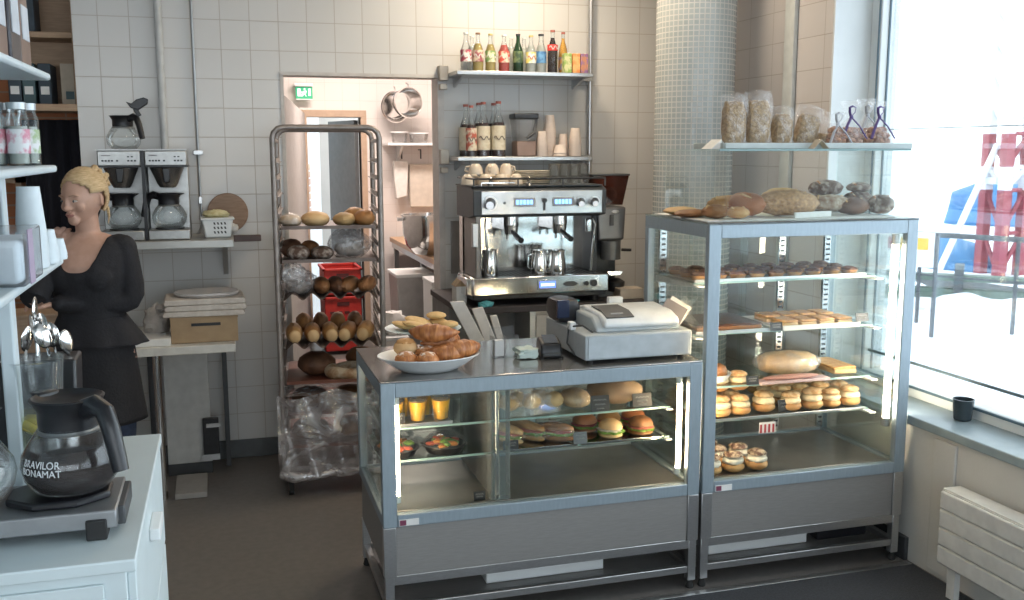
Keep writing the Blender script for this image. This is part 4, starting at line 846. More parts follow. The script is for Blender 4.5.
t=rl_('paper_bag_bread','small bread in a crumpled paper bag at the left of the top rack tray',.065,.12,1.311,.055,.07,.030,mat('wrapped_tan',(.62,.48,.34),.8,0,(.5,.36,.22),20,bump=.6),.2,1,G1,'bread'); B().ell((0,0,.032),(.062,.08,.036),amp=.25,fr=6).make('bag',bagfilm,t)
rl_('round_loaf','pale round loaf second from the left on the top rack tray',.185,.13,1.311,.070,.075,.038,pale,0,2,G1)
rl_('round_loaf','pale loaf third from the left on the top rack tray',.325,.13,1.311,.055,.07,.034,mat('sand_crust',(.56,.38,.18),.6,0,(.46,.28,.12),9),0,3,G1)
rl_('round_loaf','golden loaf at the back of the top rack tray',.385,.30,1.311,.06,.07,.042,crust,0,4,G1)
rl_('round_loaf','golden brown loaf at the right of the top rack tray',.425,.14,1.311,.052,.07,.040,mat('amber_crust',(.55,.27,.10),.5,0,(.38,.16,.05),9),0,5,G1)
G2='dark loaves on the second rack tray'
rl_('dark_round_loaf','dark floured round loaf at the left of the second rack tray',.065,.22,1.151,.055,.07,.048,darkcrust,0,6,G2)
rl_('dark_round_loaf','greenish brown floured loaf in front on the second rack tray',.10,.08,1.151,.055,.055,.038,floury,0,7,G2,)
rl_('dark_round_loaf','dark loaf in the middle of the second rack tray',.155,.24,1.151,.05,.06,.042,browncrust,0,8,G2)
rl_('dark_round_loaf','dark floured loaf third in front on the second rack tray',.215,.10,1.151,.055,.06,.034,floury,0,9,G2)
t=thing('plastic_bag','large knotted clear plastic bag of rolls on the second rack tray','bag',R(.345,.14,1.152),RR)
B().ell((0,0,.045),(.075,.06,.038),amp=.2,fr=5).make('rolls',mat('pale_roll',(.50,.42,.36),.7),t)
B().grid(lambda u,v:((.105*math.sin(PI*min(.96,.12+v*.9))**.6*(1+.08*math.sin(7*u*6.28+3*v)))*math.cos(2*PI*u),.08*math.sin(PI*min(.96,.12+v*.9))**.6*(1+.1*math.sin(5*u*6.28))*math.sin(2*PI*u),.002+.155*v+.01*math.sin(4*u*6.28)*v),56,16,True).make('plastic_film',film('thick_bag_film',(.62,.58,.58),.38,12,.25),t)
G3='rolls on the third rack tray'
t=thing('plastic_bag','crumpled clear plastic bag at the left of the third rack tray','bag',R(.095,.14,.975),RR); B().ell((0,0,.04),(.06,.06,.034),amp=.2,fr=5,seed=2).make('rolls',mat('pale_roll'),t)
B().ell((0,0,.065),(.085,.08,.065),amp=.25,fr=5,n=40,m=20,seed=5).make('plastic_film',MATS.get('x') or bpy.data.materials['thick_bag_film'],t)
t=thing('plastic_bag','empty plastic bag hanging over the left edge of the third rack tray','bag',R(.075,.03,1.07),RR); B().ell((.0,0,.02),(.055,.03,.055),amp=.3,fr=6,n=30,m=16,seed=9).make('plastic_film',bpy.data.materials['thick_bag_film'],t)
for k,(x,lb,m_) in enumerate([(.205,'brown roll left of the middle on the third rack tray',browncrust),(.275,'brown roll in the middle of the third rack tray',darkcrust),(.345,'golden brown roll right of the middle on the third rack tray',browncrust),(.43,'brown roll at the right end of the third rack tray',browncrust)]):
    rl_('long_roll',lb,x,.15,.980,.042,.12,.040,m_,-.25 if k>1 else .1,k+10,G3,'roll',fl=2 if k%2 else 0)
G4='long rolls with pale ends on the middle rack tray'
for k in range(5):
    rl_('long_roll',f'long golden roll with a pale end, {ORD[k]} from the left on the middle rack tray',.065+k*.088,.15,.740,.041,.13,.045,mat('amber_crust') if k%2 else crust,-.18 if k>2 else .05,k+20,G4,'roll',end=pale)
    if k<4: rl_('long_roll',f'golden roll, {ORD[k]} from the left in the back row of the middle rack tray',.11+k*.088,.38,.745,.040,.10,.050,browncrust if k%2 else mat('amber_crust'),0,k+30,'back row rolls of the middle rack tray','roll')
rl_('dark_round_loaf','large dark round loaf behind the ring bread in the rack',.17,.20,.556,.095,.09,.060,darkcrust,0,40)
rl_('dark_round_loaf','dark loaf half hidden at the right on the ring bread tray',.40,.34,.556,.08,.08,.055,browncrust,0,41)
p=R(.36,.12,.556); t=thing('ring_bread','floured ring shaped bread on the reddish brown tray','bread',p,RR)
B().tube([(.125*math.cos(a),.085*math.sin(a),.028+.004*math.sin(5*a)) for a in (2*PI*i/40 for i in range(40))],[.030+.003*math.sin(i*1.1) for i in range(40)],12,True).make('crust',mat('ring_crust',(.58,.46,.32),.8,0,(.36,.20,.10),20,ramp=(.4,.6)),t)
for i,(z,lb) in enumerate([(.401,'dark loaf under plastic on the upper wrapped tray of the rack'),(.236,'dark loaf under plastic on the lowest rack tray')]):
    rl_('dark_round_loaf',lb+', left one',.13,.2,z,.09,.12,.045,darkcrust,0,50+i,'loaves under plastic in the rack'); rl_('dark_round_loaf',lb+', right one',.33,.2,z,.09,.12,.045,browncrust,0,54+i,'loaves under plastic in the rack')
t=thing('plastic_sheet','rumpled clear plastic sheet draped over the lowest trays of the rack','plastic sheet',(RX,RY,0),RR)
wrapf=film('draped_film',(.60,.55,.55),.62,7)
B().grid(lambda u,v:(-.025+(RW+.04)*u,-.022-.012*math.sin(u*23+v*5)-.02*(1-v)*math.sin(PI*u)*1.2,.125+.38*v-.035*math.sin(u*PI)*(1-v)-.02*math.sin(u*9)*(v>.9)),60,24).grid(lambda u,v:(-.02+(RW+.03)*u,.0+(RD-.05)*v,.495+.025*math.sin(u*7)*math.sin(v*5)),30,20).make('film',wrapf,t,sub=0)
B().tube([(-.02,-.02,.11),(.05,-.035,.095),(.15,-.03,.10),(.3,-.035,.12),(.5,-.03,.115)],[.02,.03,.022,.014,.01],10).make('bunched_hem',wrapf,t)
# ================================================================ wall shelf with coffee brewers
sf=thing('wall_shelf','steel wall shelf carrying the twin coffee brewers','shelf',(-.60,5.02,0))
B().box(0,.655,0,.43,1.205,1.243).make('shelf_plate',mat('shelf_steel',(.50,.50,.48),.4,.5,(.45,.45,.43),30,stretch=(.3,1,1)),sf,bevel=.003)
B().box(.02,.05,.05,.43,1.15,1.205).prism([(.08,1.205),(.43,1.205),(.43,1.02)],'x',.60,.625).make('bracket',steel,sf)
o=B().box(.66,.80,.36,.40,1.200,1.232).make('cross_bar',mat('dark_bar',(.12,.07,.06),.4),sf,bevel=.003)
cm=thing('coffee_brewer','twin coffee brewer with two glass jugs on the steel wall shelf','coffee machine',(-.555,5.08,1.244))
bsteel=mat('brewer_steel',(.42,.42,.41),.35,.75,(.36,.36,.35),40); 
for k in range(2):
    x=k*.212
    h=B().box(x,x+.195,0,.26,.36,.435).make('brew_head',bsteel,cm,bevel=.006)
    g=B()
    for i,s in enumerate((.020,.034,.048,.062,.085,.135,.150,.165)): g.box(x+s,x+s+.010,-.003,0,.382,.390)
    g.box(x+.135,x+.145,-.003,0,.402,.408).box(x+.152,x+.162,-.003,0,.402,.408).make('button',black,h)
    B().box(x+.02,x+.06,-.002,0,.408,.414).make('maker_badge',mat('badge_grey',(.25,.25,.26),.5),h)
    B().box(x,x+.195,.15,.26,.03,.36).make('back_column',bsteel,cm,bevel=.005)
    B().lathe([(.038,.255),(.050,.275),(.078,.345),(.082,.352),(.05,.353)],(x+.098,.075,0),28).make('filter_basket',mat('basket_steel',(.30,.29,.28),.25,.8),cm)
    B().prism([(x+.078,.352),(x+.118,.352),(x+.112,.28),(x+.084,.28)],'y',-.022,.0).make('basket_handle',black,cm,bevel=.006)
    B().cyl((x+.098,.075,.252),(x+.098,.075,.262),.018).make('drip_outlet',white,cm)
    B().box(x,x+.195,0,.26,.0,.05).make('hot_plate_base',bsteel,cm,bevel=.006); B().lathe([(.068,.05),(.068,.056),(.02,.057)],(x+.098,.075,0),28).make('hot_plate',black,cm)
B().box(.196,.211,.0,.25,.0,.43).box(-.004,.411,-.005,.26,.355,.362).make('centre_gap',black,cm)
B().box(-.0,.407,.0,.26,.435,.44).make('warmer_plate',bsteel,cm)
jugcol=mat('coffee',(.02,.008,.004),.1)
def jug(name,label,loc,rz,group=None,full=None,brand=False,s=1.0,lidless=False):
    t=thing(name,label,'coffee jug',loc,rz,group)
    prof=[(.050,0),(.062,.004),(.078,.025),(.083,.048),(.080,.068),(.066,.092),(.052,.112),(.046,.122)]
    B().lathe([(r*s,z*s) for r,z in prof],n=44,cap=True).make('glass_body',jarg,t)
    B().lathe([(.0485*s,.108*s),(.0505*s,.125*s),(.050*s,.145*s),(.058*s,.158*s),(.062*s,.166*s),(.058*s,.168*s),(.045*s,.160*s),(.02*s,.158*s)],n=40).make('collar_lid',black,t)
    B().prism([(-.045*s,.152*s),(-.078*s,.168*s),(-.050*s,.170*s)],'y',-.022*s,.022*s).make('spout',black,t,bevel=.004*s)
    B().lathe([(.052*s,.1055*s),(.053*s,.110*s),(.051*s,.1125*s)],n=40).make('neck_band',steel,t)
    B().tube([(.045*s,0,.150*s),(.075*s,0,.160*s),(.098*s,0,.152*s),(.112*s,0,.120*s),(.124*s,0,.075*s),(.130*s,0,.052*s)],[.016*s,.017*s,.016*s,.015*s,.014*s,.013*s],12,flat=1.1).make('handle',black,t)
    if full: B().lathe([(.048*s,.003),(.060*s,.006),(.0765*s,.027*s),(.0812*s,.048*s),(.0787*s,.066*s),(.070*s,.083*s),(.02,.083*s)],n=44).make('coffee',full,t)
    return t
pj=jug('coffee_jug','glass coffee jug in the left half of the twin brewer',(-.555+.098,5.14,1.244+.0575),PI*1.05,'glass jugs of the twin brewer')
pj.location.y=5.155
j2=dup(pj,(-.555+.31,5.155,1.244+.0575),PI*.98-.25,'glass coffee jug in the right half of the twin brewer')
jug('coffee_jug','empty glass jug standing on top of the twin brewer with its lid open',(-.555+.115,5.20,1.244+.4405),-.75,s=.97)
f_p=atY(139,104,5.13); t=thing('jug_lid','open black jug lid tilted up above the jug on the brewer','lid',f_p); t.rotation_euler=(0,-.5,0); t.scale=(.85,.85,.85)
B().prism([(-.05,.0),(-.055,.045),(-.035,.02),(.0,.028),(.04,.020),(.058,.0),(.04,-.022),(-.02,-.028)],'y',-.022,.022).make('lid_flap',black,t,bevel=.005); B().box(-.045,-.02,-.012,.012,-.06,-.01).make('hinge_arm',black,t,bevel=.003)
bk=thing('plastic_basket','white slotted plastic basket on the wall shelf beside the brewers','basket',(-.020,5.20,1.244),.04)
g=B().prism([(-.062,0),(.062,0),(.076,.095),(-.076,.095)],'y',-.065,.065); g.make('basket',white,bk,bevel=.008)
B().box(-.082,.082,-.070,.070,.088,.100).make('rim',white,bk,bevel=.004)
g=B()
for r in range(3):
    for c_ in range(4): g.prism([(-.018+c_*.017,.022+r*.022),(-.010+c_*.017,.022+r*.022),(-.014+c_*.017,.034+r*.022),(-.022+c_*.017,.034+r*.022)],'y',-.0665,-.0655)
g.make('slot',black,bk)
o=B().ell((0,0,.0),(.068,.05,.022),amp=.3,fr=5).make('yellow_cloth',mat('cloth_yellow',(.62,.58,.36),.8,0,(.48,.42,.22),40)); o.location=(-.025,5.20,1.360); tag(o,'yellowish folded cloth heaped in the white basket','cloth')
o=B().lathe([(.002,0),(.10,0),(.105,.006),(.10,.010),(.002,.010)],n=40).make('round_board',mat('board_wood',(.36,.24,.17),.6,0,(.28,.18,.12),14,stretch=(1,6,1))); o.rotation_euler=(math.radians(82),0,0); o.location=(.035,5.43,1.350); tag(o,'round brown wooden board leaning on the tiles behind the basket','board')
o=B().ell((0,0,.03),(.05,.04,.03),amp=.3,fr=4).make('cloth_bundle',paper); o.location=(.035,5.34,1.244); tag(o,'small pale cloth bundle right of the white basket','cloth')
# ================================================================ white wall table with boxes
tb_=thing('wall_table','white topped table on steel legs against the tiled wall','table',(-.62,4.80,0))
B().box(0,.66,0,.62,.722,.762).make('table_top',mat('table_white',(.72,.70,.64),.4),tb_,bevel=.003)
q=atZ(171,497,0)
B().cyl((.295,.07,.0),(.295,.07,.722),.019,n=16).make('leg',chrome,tb_); B().cyl((.245,.45,.0),(.245,.45,.722),.022,n=16).make('leg',darkgrey,tb_)
B().box(.590,.615,.50,.525,0,.722).make('leg',darkgrey,tb_,bevel=.002); B().box(.03,.06,.50,.53,0,.722).make('leg',darkgrey,tb_); B().cyl((.05,.07,.0),(.05,.07,.722),.019,n=16).make('leg',chrome,tb_)
t=thing('white_panel','white board standing on the floor behind the table legs','board',(-.30,5.22,0),0); B().box(-.02,.20,0,.03,.06,.66).make('sheet',mat('panel_white',(.60,.60,.58),.5),t,bevel=.002); B().box(-.02,.20,-.005,.035,.0,.06).make('dark_skid',darkgrey,t)
t=thing('door_stop_box','dark box with a pale catch on the right edge of the white board','box',(-.11,5.19,.10)); B().box(-.03,.05,-.01,.025,.0,.20).make('housing',black,t,bevel=.003); B().box(-.012,.058,-.015,-.01,.155,.175).make('catch',steel,t); B().box(-.04,.05,-.015,-.01,-.02,.01).make('catch',steel,t)
pb=B().box(0,.15,-.17,.13,.001,.03).make('floor_plinth',mat('plinth_grey',(.38,.37,.35),.6),bevel=.003); pb.location=(-.275,5.00,0); tag(pb,'low pale plinth on the floor beneath the wall table','plinth')
cb_=thing('cardboard_box','brown cardboard box with a hand slot on the white table','box',(-.10,4.98,.763),.0)
B().box(-.155,.155,-.11,.11,0,.125).make('box',card,cb_,bevel=.003); B().box(-.06,.075,-.112,-.109,.082,.096).make('hand_slot',black,cb_); B().box(-.157,.157,-.112,.112,.118,.127).make('flap',card,cb_)
ps=mat('packed_flat_bread',(.66,.60,.54),.8,0,(.56,.50,.44),30)
for k in range(3):
    o=B().prism([(-.185,0),(.185,0),(.19,.012),(.18,.027),(-.18,.027),(-.19,.012)],'y',-.13,.13).make('paper_package',ps,bevel=.004); o.location=(-.095+.006*(k%2),4.99,.763+.128+k*.0285); o.rotation_euler.z=.03*(k-1); tag(o,['lowest flat paper package on the cardboard box','middle flat paper package on the cardboard box','topmost flat paper package on the cardboard box'][k],'package','flat packages on the cardboard box')
o=B().lathe([(.002,0),(.145,0),(.155,.010),(.150,.020),(.002,.022)],n=44).make('round_package',mat('clear_round',(.52,.50,.49),.35)); o.scale=(1,.8,1); o.location=(-.085,5.0,.763+.128+.086); tag(o,'greyish round package lying on top of the paper packages','package')
t=thing('paper_bag','crumpled pale paper bag on the table next to the cardboard box','bag',(-.325,5.04,.763),.3); B().ell((0,0,.085),(.065,.06,.085),amp=.3,fr=4,n=24,m=14).make('bag',mat('bag_paper',(.48,.45,.42),.85,0,(.40,.37,.34),20,bump=.6),t); B().ell((.03,-.03,.155),(.04,.03,.02),amp=.4,fr=5).make('twisted_top',mat('bag_paper'),t)
o=B().box(-.09,.09,-.10,.10,0,.035).make('paper_pad',paper,bevel=.003); o.location=(-.345,4.93,.763); tag(o,'stack of pale paper on the left of the table','paper')
# ================================================================ right wall: two steel shelves
pl_=B().cyl((2.077,5.415,.9),(2.077,5.415,CH),.014,n=12).box(2.06,2.095,5.41,5.45,2.05,2.09).box(2.06,2.095,5.41,5.45,1.60,1.64).make('shelf_upright',steel); tag(pl_,'thin steel upright pole beside the bottle shelves on the tiled wall','pole')
S1,S2=2.098,1.642
for z,lb in ((S1,'upper steel wall shelf holding the small soft drink bottles'),(S2,'lower steel wall shelf holding syrup bottles and paper cups')):
    t=thing('wall_shelf',lb,'shelf',(1.235,5.19,z)); B().box(0,.775,0,.25,-.022,0).make('shelf_plate',steel,t,bevel=.003)
    for x in (.04,.74): B().prism([(.05,-.022),(.26,-.022),(.26,-.075)],'x',x,x+.012).make('bracket',steel,t)
    B().box(-.05,-.0,.20,.26,-.04,.04).box(-.045,-.005,.21,.26,-.09,-.06).make('wall_plate',mat('plate_brass',(.38,.34,.29),.4,.5),t,bevel=.002); B().box(.77,.85,.20,.24,-.03,.01).make('pole_clamp',steel,t,bevel=.002)
def bottle(label,px,z,h,r,liq,cap,lab=None,lw=(.25,.55),Y=5.27,group='soft drink bottles on the upper wall shelf',glassm=jarg,neck=.35,fill=.72,squig=None,name='glass_bottle',band=None):
    x=atY(px,60 if z>2 else 150,Y).x
    t=thing(name,label,'bottle',(x,Y,z+.0005),0,group); n=r*neck
    out=[(r*.9,0),(r,.004),(r,h*.48),(r*.85,h*.60),(n*1.15,h*.78),(n,h*.88),(n*1.1,h*.95),(n*1.1,h*.97)]
    B().lathe(out,n=24).make('glass',glassm,t)
    if liq:
        top=h*fill; pr_=[(rr_*.93,min(z_,top)) for rr_,z_ in out if z_<top]; 
        # radius at fill line
        for (r0,z0),(r1,z1) in zip(out,out[1:]):
            if z0<=top<=z1: rt_=(r0+(r1-r0)*(top-z0)/(z1-z0+1e-9))*.93
        B().lathe([(pr_[0][0],.003)]+pr_[1:]+[(rt_,top),(.002,top)],n=22).make('drink',liq,t)
    B().lathe([(n*1.25,h*.955),(n*1.25,h),(n*.3,h)],n=16).make('cap',cap,t)
    if lab:
        l=B().lathe([(r*1.015,h*lw[0]),(r*1.015,h*lw[1])],n=24,cap=False).make('label',lab,t)
        if squig: B().tube([(r*1.03*math.sin(a),-r*1.03*math.cos(a),h*(lw[0]+lw[1])/2+.010*math.sin(a*7)) for a in (-.9+.15*i for i in range(13))],.0022,5).make('label_mark',squig,l)
    return t
LM=lambda n,c,c2=None,s=30: mat('label_'+n,c,.6,0,c2,s,ramp=(.45,.55))
capr=mat('cap_red',(.42,.13,.10),.5); capy=mat('cap_gold',(.62,.50,.22),.4); 
liqc=mat('pale_drink',(.60,.62,.58),.2); ly=mat('golden_drink',(.62,.46,.14),.2); lr=mat('red_drink',(.66,.10,.08),.2); lcola=mat('cola',(.03,.012,.01),.15); lo=mat('orange_drink',(.80,.40,.05),.2); lg=mat('dark_green_glass',(.02,.05,.025),.12)
wmk=mat('label_white',(.80,.80,.78),.6)
bottle('clear bottle with a dark red label, leftmost on the upper shelf',466,S1,.205,.030,None,white,LM('darkred',(.45,.08,.12),(.8,.75,.7)),squig=wmk)
bottle('amber bottle with a white mark, second from the left on the upper shelf',478,S1,.205,.030,ly,mat('cap_brown',(.25,.14,.08),.4),LM('amber',(.70,.60,.45),(.35,.10,.12)),squig=wmk)
bottle('yellow bottle with a green label, third on the upper shelf',490.5,S1,.202,.029,ly,capy,LM('green',(.22,.38,.12),(.75,.70,.5)),squig=wmk)
bottle('bright red bottle on the upper wall shelf',504,S1,.200,.031,lr,white,LM('red',(.72,.10,.08),(.85,.65,.5)),squig=wmk)
bottle('dark green bottle with a black cap on the upper wall shelf',518,S1,.205,.029,lg,black,LM('olive',(.16,.22,.10),(.05,.09,.05)),glassm=lg)
bottle('clear bottle with a yellow and white label on the upper shelf',531,S1,.20,.029,liqc,capy,LM('yellow',(.80,.66,.20),(.85,.84,.8)),squig=mat('mark_red',(.5,.1,.1),.5))
bottle('clear bottle with a blue label and dark cap on the upper shelf',541,S1,.208,.030,liqc,black,LM('blue',(.07,.20,.42),(.15,.35,.6)),neck=.42,glassm=jarg)
bottle('cola bottle with a red band on the upper shelf',552.5,S1,.232,.029,lcola,capr,LM('colared',(.70,.06,.05)),lw=(.52,.66),squig=wmk,neck=.36,fill=.82)
bottle('bottle of orange drink beside the cola bottle',563,S1,.228,.026,lo,capr,LM('tan',(.70,.35,.12),(.30,.25,.35)),lw=(.1,.4),fill=.85,Y=5.31)
for k,(px,lb) in enumerate([(472,'clear bottle in the back row behind the amber bottle'),(511,'clear bottle in the back row behind the red one'),(524,'clear bottle in the back row right of the dark green one')]): bottle(lb,px,S1,.20,.028,liqc,white,None,Y=5.38,group='back row bottles on the upper wall shelf')
def pack(label,px,c,c2):
    x=atY(px,60,5.25).x; t=thing('juice_carton',label,'carton',(x,5.26,S1+.0005),0,'small juice cartons on the upper shelf'); B().box(-.022,.022,-.02,.025,0,.108).make('carton',mat('carton_'+label[:5],c,.5,0,c2,35,ramp=(.45,.55)),t,bevel=.002); B().cyl((.008,0,.108),(.012,.0,.112),.003,n=8).make('straw_hole',white,t)
pack('green juice carton next to the orange drink bottle',567.5,(.30,.45,.12),(.65,.65,.35)); pack('orange juice carton in the middle of the three cartons',576,(.80,.30,.10),(.85,.5,.2)); pack('purple juice carton at the right end of the upper shelf',584,(.28,.16,.32),(.55,.25,.15))
cl=LM('cream',(.72,.66,.52),(.65,.58,.44)); sy=mat('dark_syrup',(.05,.02,.02),.12)
def syr(label,px,h=.295,Y=5.27,m=sy,lab=cl,r=.037,grp='syrup bottles on the lower wall shelf',sq=True,cap=capr): return bottle(label,px,S2,h,r,m,cap,lab,(.12,.56),Y,grp,jarg,.32,.62,mat('mark_dark',(.06,.04,.04),.5) if sq else None,'syrup_bottle')
syr('syrup bottle with a red and cream label, leftmost in front on the lower shelf',471.5,.275,5.25,lab=LM('redcream',(.50,.12,.08),(.72,.66,.52)),r=.030)
syr('syrup bottle with a cream label, centre of the three in front',483.5,.295)
syr('syrup bottle with a cream label, right one of the three in front',498.5,.300,r=.039)
syr('dark syrup bottle in the back row at the left of the lower shelf',466,.285,5.36,grp='back row syrup bottles',sq=False); syr('red capped syrup bottle in the back row in the middle',479,.295,5.37,grp='back row syrup bottles',sq=False); syr('pale syrup bottle in the back row behind the right one',494,.295,5.38,grp='back row syrup bottles',sq=False)
# blender jug
x=atY(524,150,5.30).x
t=thing('ice_blender','clear container with a black lid and brown base on the lower wall shelf','blender',(x,5.30,S2+.0005)); B().box(-.055,.055,-.05,.06,0,.085).make('base',mat('brown_base',(.32,.22,.18),.4),t,bevel=.006); B().prism([(-.052,.085),(.052,.085),(.066,.205),(-.066,.205)],'y',-.05,.055).make('container',glass('jug_plastic',(.85,.85,.85),.6,.08,.22,hazecol=(.55,.52,.5)),t); B().box(-.07,.07,-.055,.06,.205,.236).make('lid',black,t,bevel=.006); B().tube([(.066,-.02,.20),(.04,-.055,.13),(.0,-.056,.10)],.008).make('scoop_handle',darkgrey,t)
def cups(label,px,n,rad=.030,Y=5.27,ch=.085,m=None,step=.016):
    x=atY(px,150,Y).x; proto=None
    for k in range(n):
        lb=f'{"lowest" if k==0 else ("topmost" if k==n-1 else ORD[k]+" lowest")} paper cup of the {label}'
        if k==0:
            proto=thing('paper_cup',lb,'cup',(x,Y,S2+.0006),0,'cups of the '+label); B().lathe([(rad,0),(rad*1.06,.004),(rad*.72,ch),(rad*.66,ch),(rad*.98,.004)],n=22).make('cup_body',m or mat('cup_paper',(.86,.73,.64),.7),proto)
        else: dup(proto,(x,Y,S2+.0006+k*step),0,lb)
cups('left stack on the lower wall shelf',542,4,.031,step=.018); cups('tall middle stack on the lower wall shelf',549.5,6,.034,5.33,.10,step=.026); cups('right stack near the pole',575,5,.034,step=.018); cups('short back stack between the taller stacks',563,3,.028,5.33,step=.020)
o=cups('small front pile between the stacks',560,2,.036,5.24,.05,step=.014)
# ================================================================ back counter with espresso machine
bc=thing('back_counter','dark topped service counter under the espresso machine','counter',(1.225,4.70,0))
dk=mat('dark_worktop',(.05,.04,.04),.65,0,(.045,.038,.038),12)
B().box(-.10,.915,0,.735,.862,.895).make('worktop',dk,bc,bevel=.004)
B().box(.30,.905,.04,.73,.08,.862).make('cabinet_body',mat('counter_cream',(.56,.52,.46),.5),bc,bevel=.003)
B().box(.305,.625,.028,.042,.10,.84).make('door',mat('counter_cream'),bc,bevel=.003); B().box(.635,.900,.028,.042,.10,.84).make('door',mat('counter_cream'),bc,bevel=.003)
B().box(.27,.30,.02,.73,0,.862).make('steel_end',steel,bc); B().box(-.09,.27,.30,.73,.0,.862).make('recess_panel',mat('recess_grey',(.22,.22,.22),.6),bc); B().box(.3,.905,.08,.73,0,.08).make('plinth',black,bc)
em=thing('espresso_machine','polished two group espresso machine on the dark back counter','espresso machine',(1.20,4.74,.896))
EW=.72
# base tray
for x,y in ((.05,.05),(EW-.05,.05),(.05,.36),(EW-.05,.36)): B().cyl((x,y,0),(x,y,.035),.022,n=14).make('foot',black,em)
B().box(0,EW,0,.40,.03,.062).make('base_frame',black,em,bevel=.004)
B().box(-.005,EW+.005,-.02,.02,.055,.145).box(-.005,.02,0,.30,.055,.145).box(EW-.015,EW+.005,0,.40,.055,.145).make('front_tray',chrome,em,bevel=.006)
B().box(-.035,.0,.0,.20,.055,.145).make('left_wing',chrome,em,bevel=.006)
B().box(.03,EW-.02,.02,.26,.125,.140).make('drip_grid',steel,em,bevel=.002)
g=B()
for k in range(26): g.box(.04+k*.025,.048+k*.025,.03,.25,.140,.1435)
g.make('grid_slot',darkgrey,em)
B().box(.335,.44,-.026,-.02,.075,.128).make('display_frame',chrome,em,bevel=.002); B().box(.345,.43,-.030,-.026,.085,.118).make('blue_display',mat('blue_lcd',(.05,.08,.4),.3,emit=(.12,.22,1.),estr=1.2),em)
g=B()
for i in range(7): g.box(.352+i*.0105,.359+i*.0105,-.031,-.030,.095,.108)
g.make('display_digits',mat('lcd_white',(.8,.85,1),.4,emit=(.6,.7,1),estr=1.4),em)
B().prism([(.47,.100),(.49,.112),(.53,.114),(.555,.100),(.53,.088),(.49,.088)],'y',-.024,-.02).make('maker_badge',darkgrey,em); B().cyl((.60,-.03,.10),(.60,-.02,.10),.012,n=14).cyl((.64,-.03,.10),(.64,-.02,.10),.018,n=16).make('tray_knob',black,em)
# body
B().box(.02,EW-.02,.25,.37,.14,.60).make('back_panel',chrome,em,bevel=.004)
B().box(.02,.05,.02,.30,.14,.56).make('side_panel',mat('side_grey',(.26,.24,.22),.4,.4),em,bevel=.006); B().box(EW-.045,EW-.015,.10,.30,.14,.56).make('side_panel',darkgrey,em,bevel=.006)
B().box(.0,.03,.0,.03,.30,.42).make('tap_block',steel,em,bevel=.004)
B().prism([(.0,.455),(.0,.585),(.05,.60),(.36,.60),(.36,.44),(.10,.44)],'x',.005,EW-.005).make('head_housing',darkgrey,em,bevel=.005)
B().box(.045,EW-.03,-.006,.004,.462,.578).make('control_panel',mat('control_steel',(.72,.74,.76),.25,.6),em,bevel=.003)
for x0 in (.213,.419):
    k_=B().box(x0,x0+.114,-.010,-.006,.500,.545).make('button_frame',mat('panel_grey',(.45,.45,.45),.4),em,bevel=.004)
    g=B()
    for i in range(5): g.box(x0+.012+i*.0185,x0+.024+i*.0185,-.0125,-.010,.512,.533)
    g.make('lit_button',mat('blue_button',(.1,.3,.9),.3,emit=(.15,.40,1.),estr=2.2),k_)
for x,r_k in ((.090,.032),(.572,.024),(.648,.024)):
    B().cyl((x,-.010,.52),(x,-.004,.52),r_k*1.15,n=20).make('knob_plate',steel,em); B().cyl((x-.014,-.055,.512),(x,-.008,.52),r_k*.62,r_k*.85,n=16).make('steam_knob',black,em); B().cyl((x-.016,-.062,.512),(x-.014,-.054,.512),r_k*.6,n=16).make('knob_cap',steel,em)
B().cyl((.165,-.012,.52),(.165,-.006,.52),.007,n=10).cyl((.374,-.02,.53),(.374,-.006,.53),.012,n=12).box(.370,.378,-.016,-.006,.48,.53).make('pressure_dial',darkgrey,em)
for x in (.235,.50):
    gh=B().cyl((x,.12,.395),(x,.12,.455),.040,n=22).box(x-.035,x+.035,.12,.26,.37,.44).make('group_head',chrome,em,bevel=.004)
    B().lathe([(.034,.352),(.038,.395)],(x,.12,0),20).make('portafilter',chrome,em)
    B().tube([(x,.10,.372),(x,-.0,.345),(x+.0,-.06,.335)],[.009,.014,.015],10).make('portafilter_handle',black,em)
    B().tube([(x-.018,.12,.352),(x-.022,.115,.325)],.007).tube([(x+.018,.12,.352),(x+.022,.115,.325)],.007).make('twin_spout',chrome,em)
for x,s in ((.075,-1),(EW-.075,1)):
    B().tube([(x,.03,.44),(x+.01*s,.0,.40),(x,.005,.30),(x-.005*s,.02,.16)],.006,8).make('steam_wand',chrome,em)
B().box(EW-.105,EW-.075,.02,.05,.36,.43).make('water_tap',chrome,em,bevel=.006)
B().box(.0,EW-.02,.02,.36,.60,.606).make('cup_tray',darkgrey,em)
rail=B().tube([(.01,.01,.64),(EW-.01,.01,.64),(EW-.01,.35,.64),(.01,.35,.64)],.005,8,True)
for x in (.01,EW/3,EW*2/3,EW-.01): rail.cyl((x,.01,.60),(x,.01,.64),.004,n=8)
B().tube([(.05,.01,.604),(.05,.01,.62),(.22,.005,.62)],.004).make('wire',chrome,em); rail.make('cup_rail',mat('rail_dark',(.08,.08,.08),.3,.6),em)
for x in (.10,.30): B().lathe([(.016,0),(.018,.012),(.008,.02),(.012,.034),(.004,.045)],(x,.02,.604),14).make('valve_knob',chrome,em)
EM=Vector((1.20,4.74,.896))
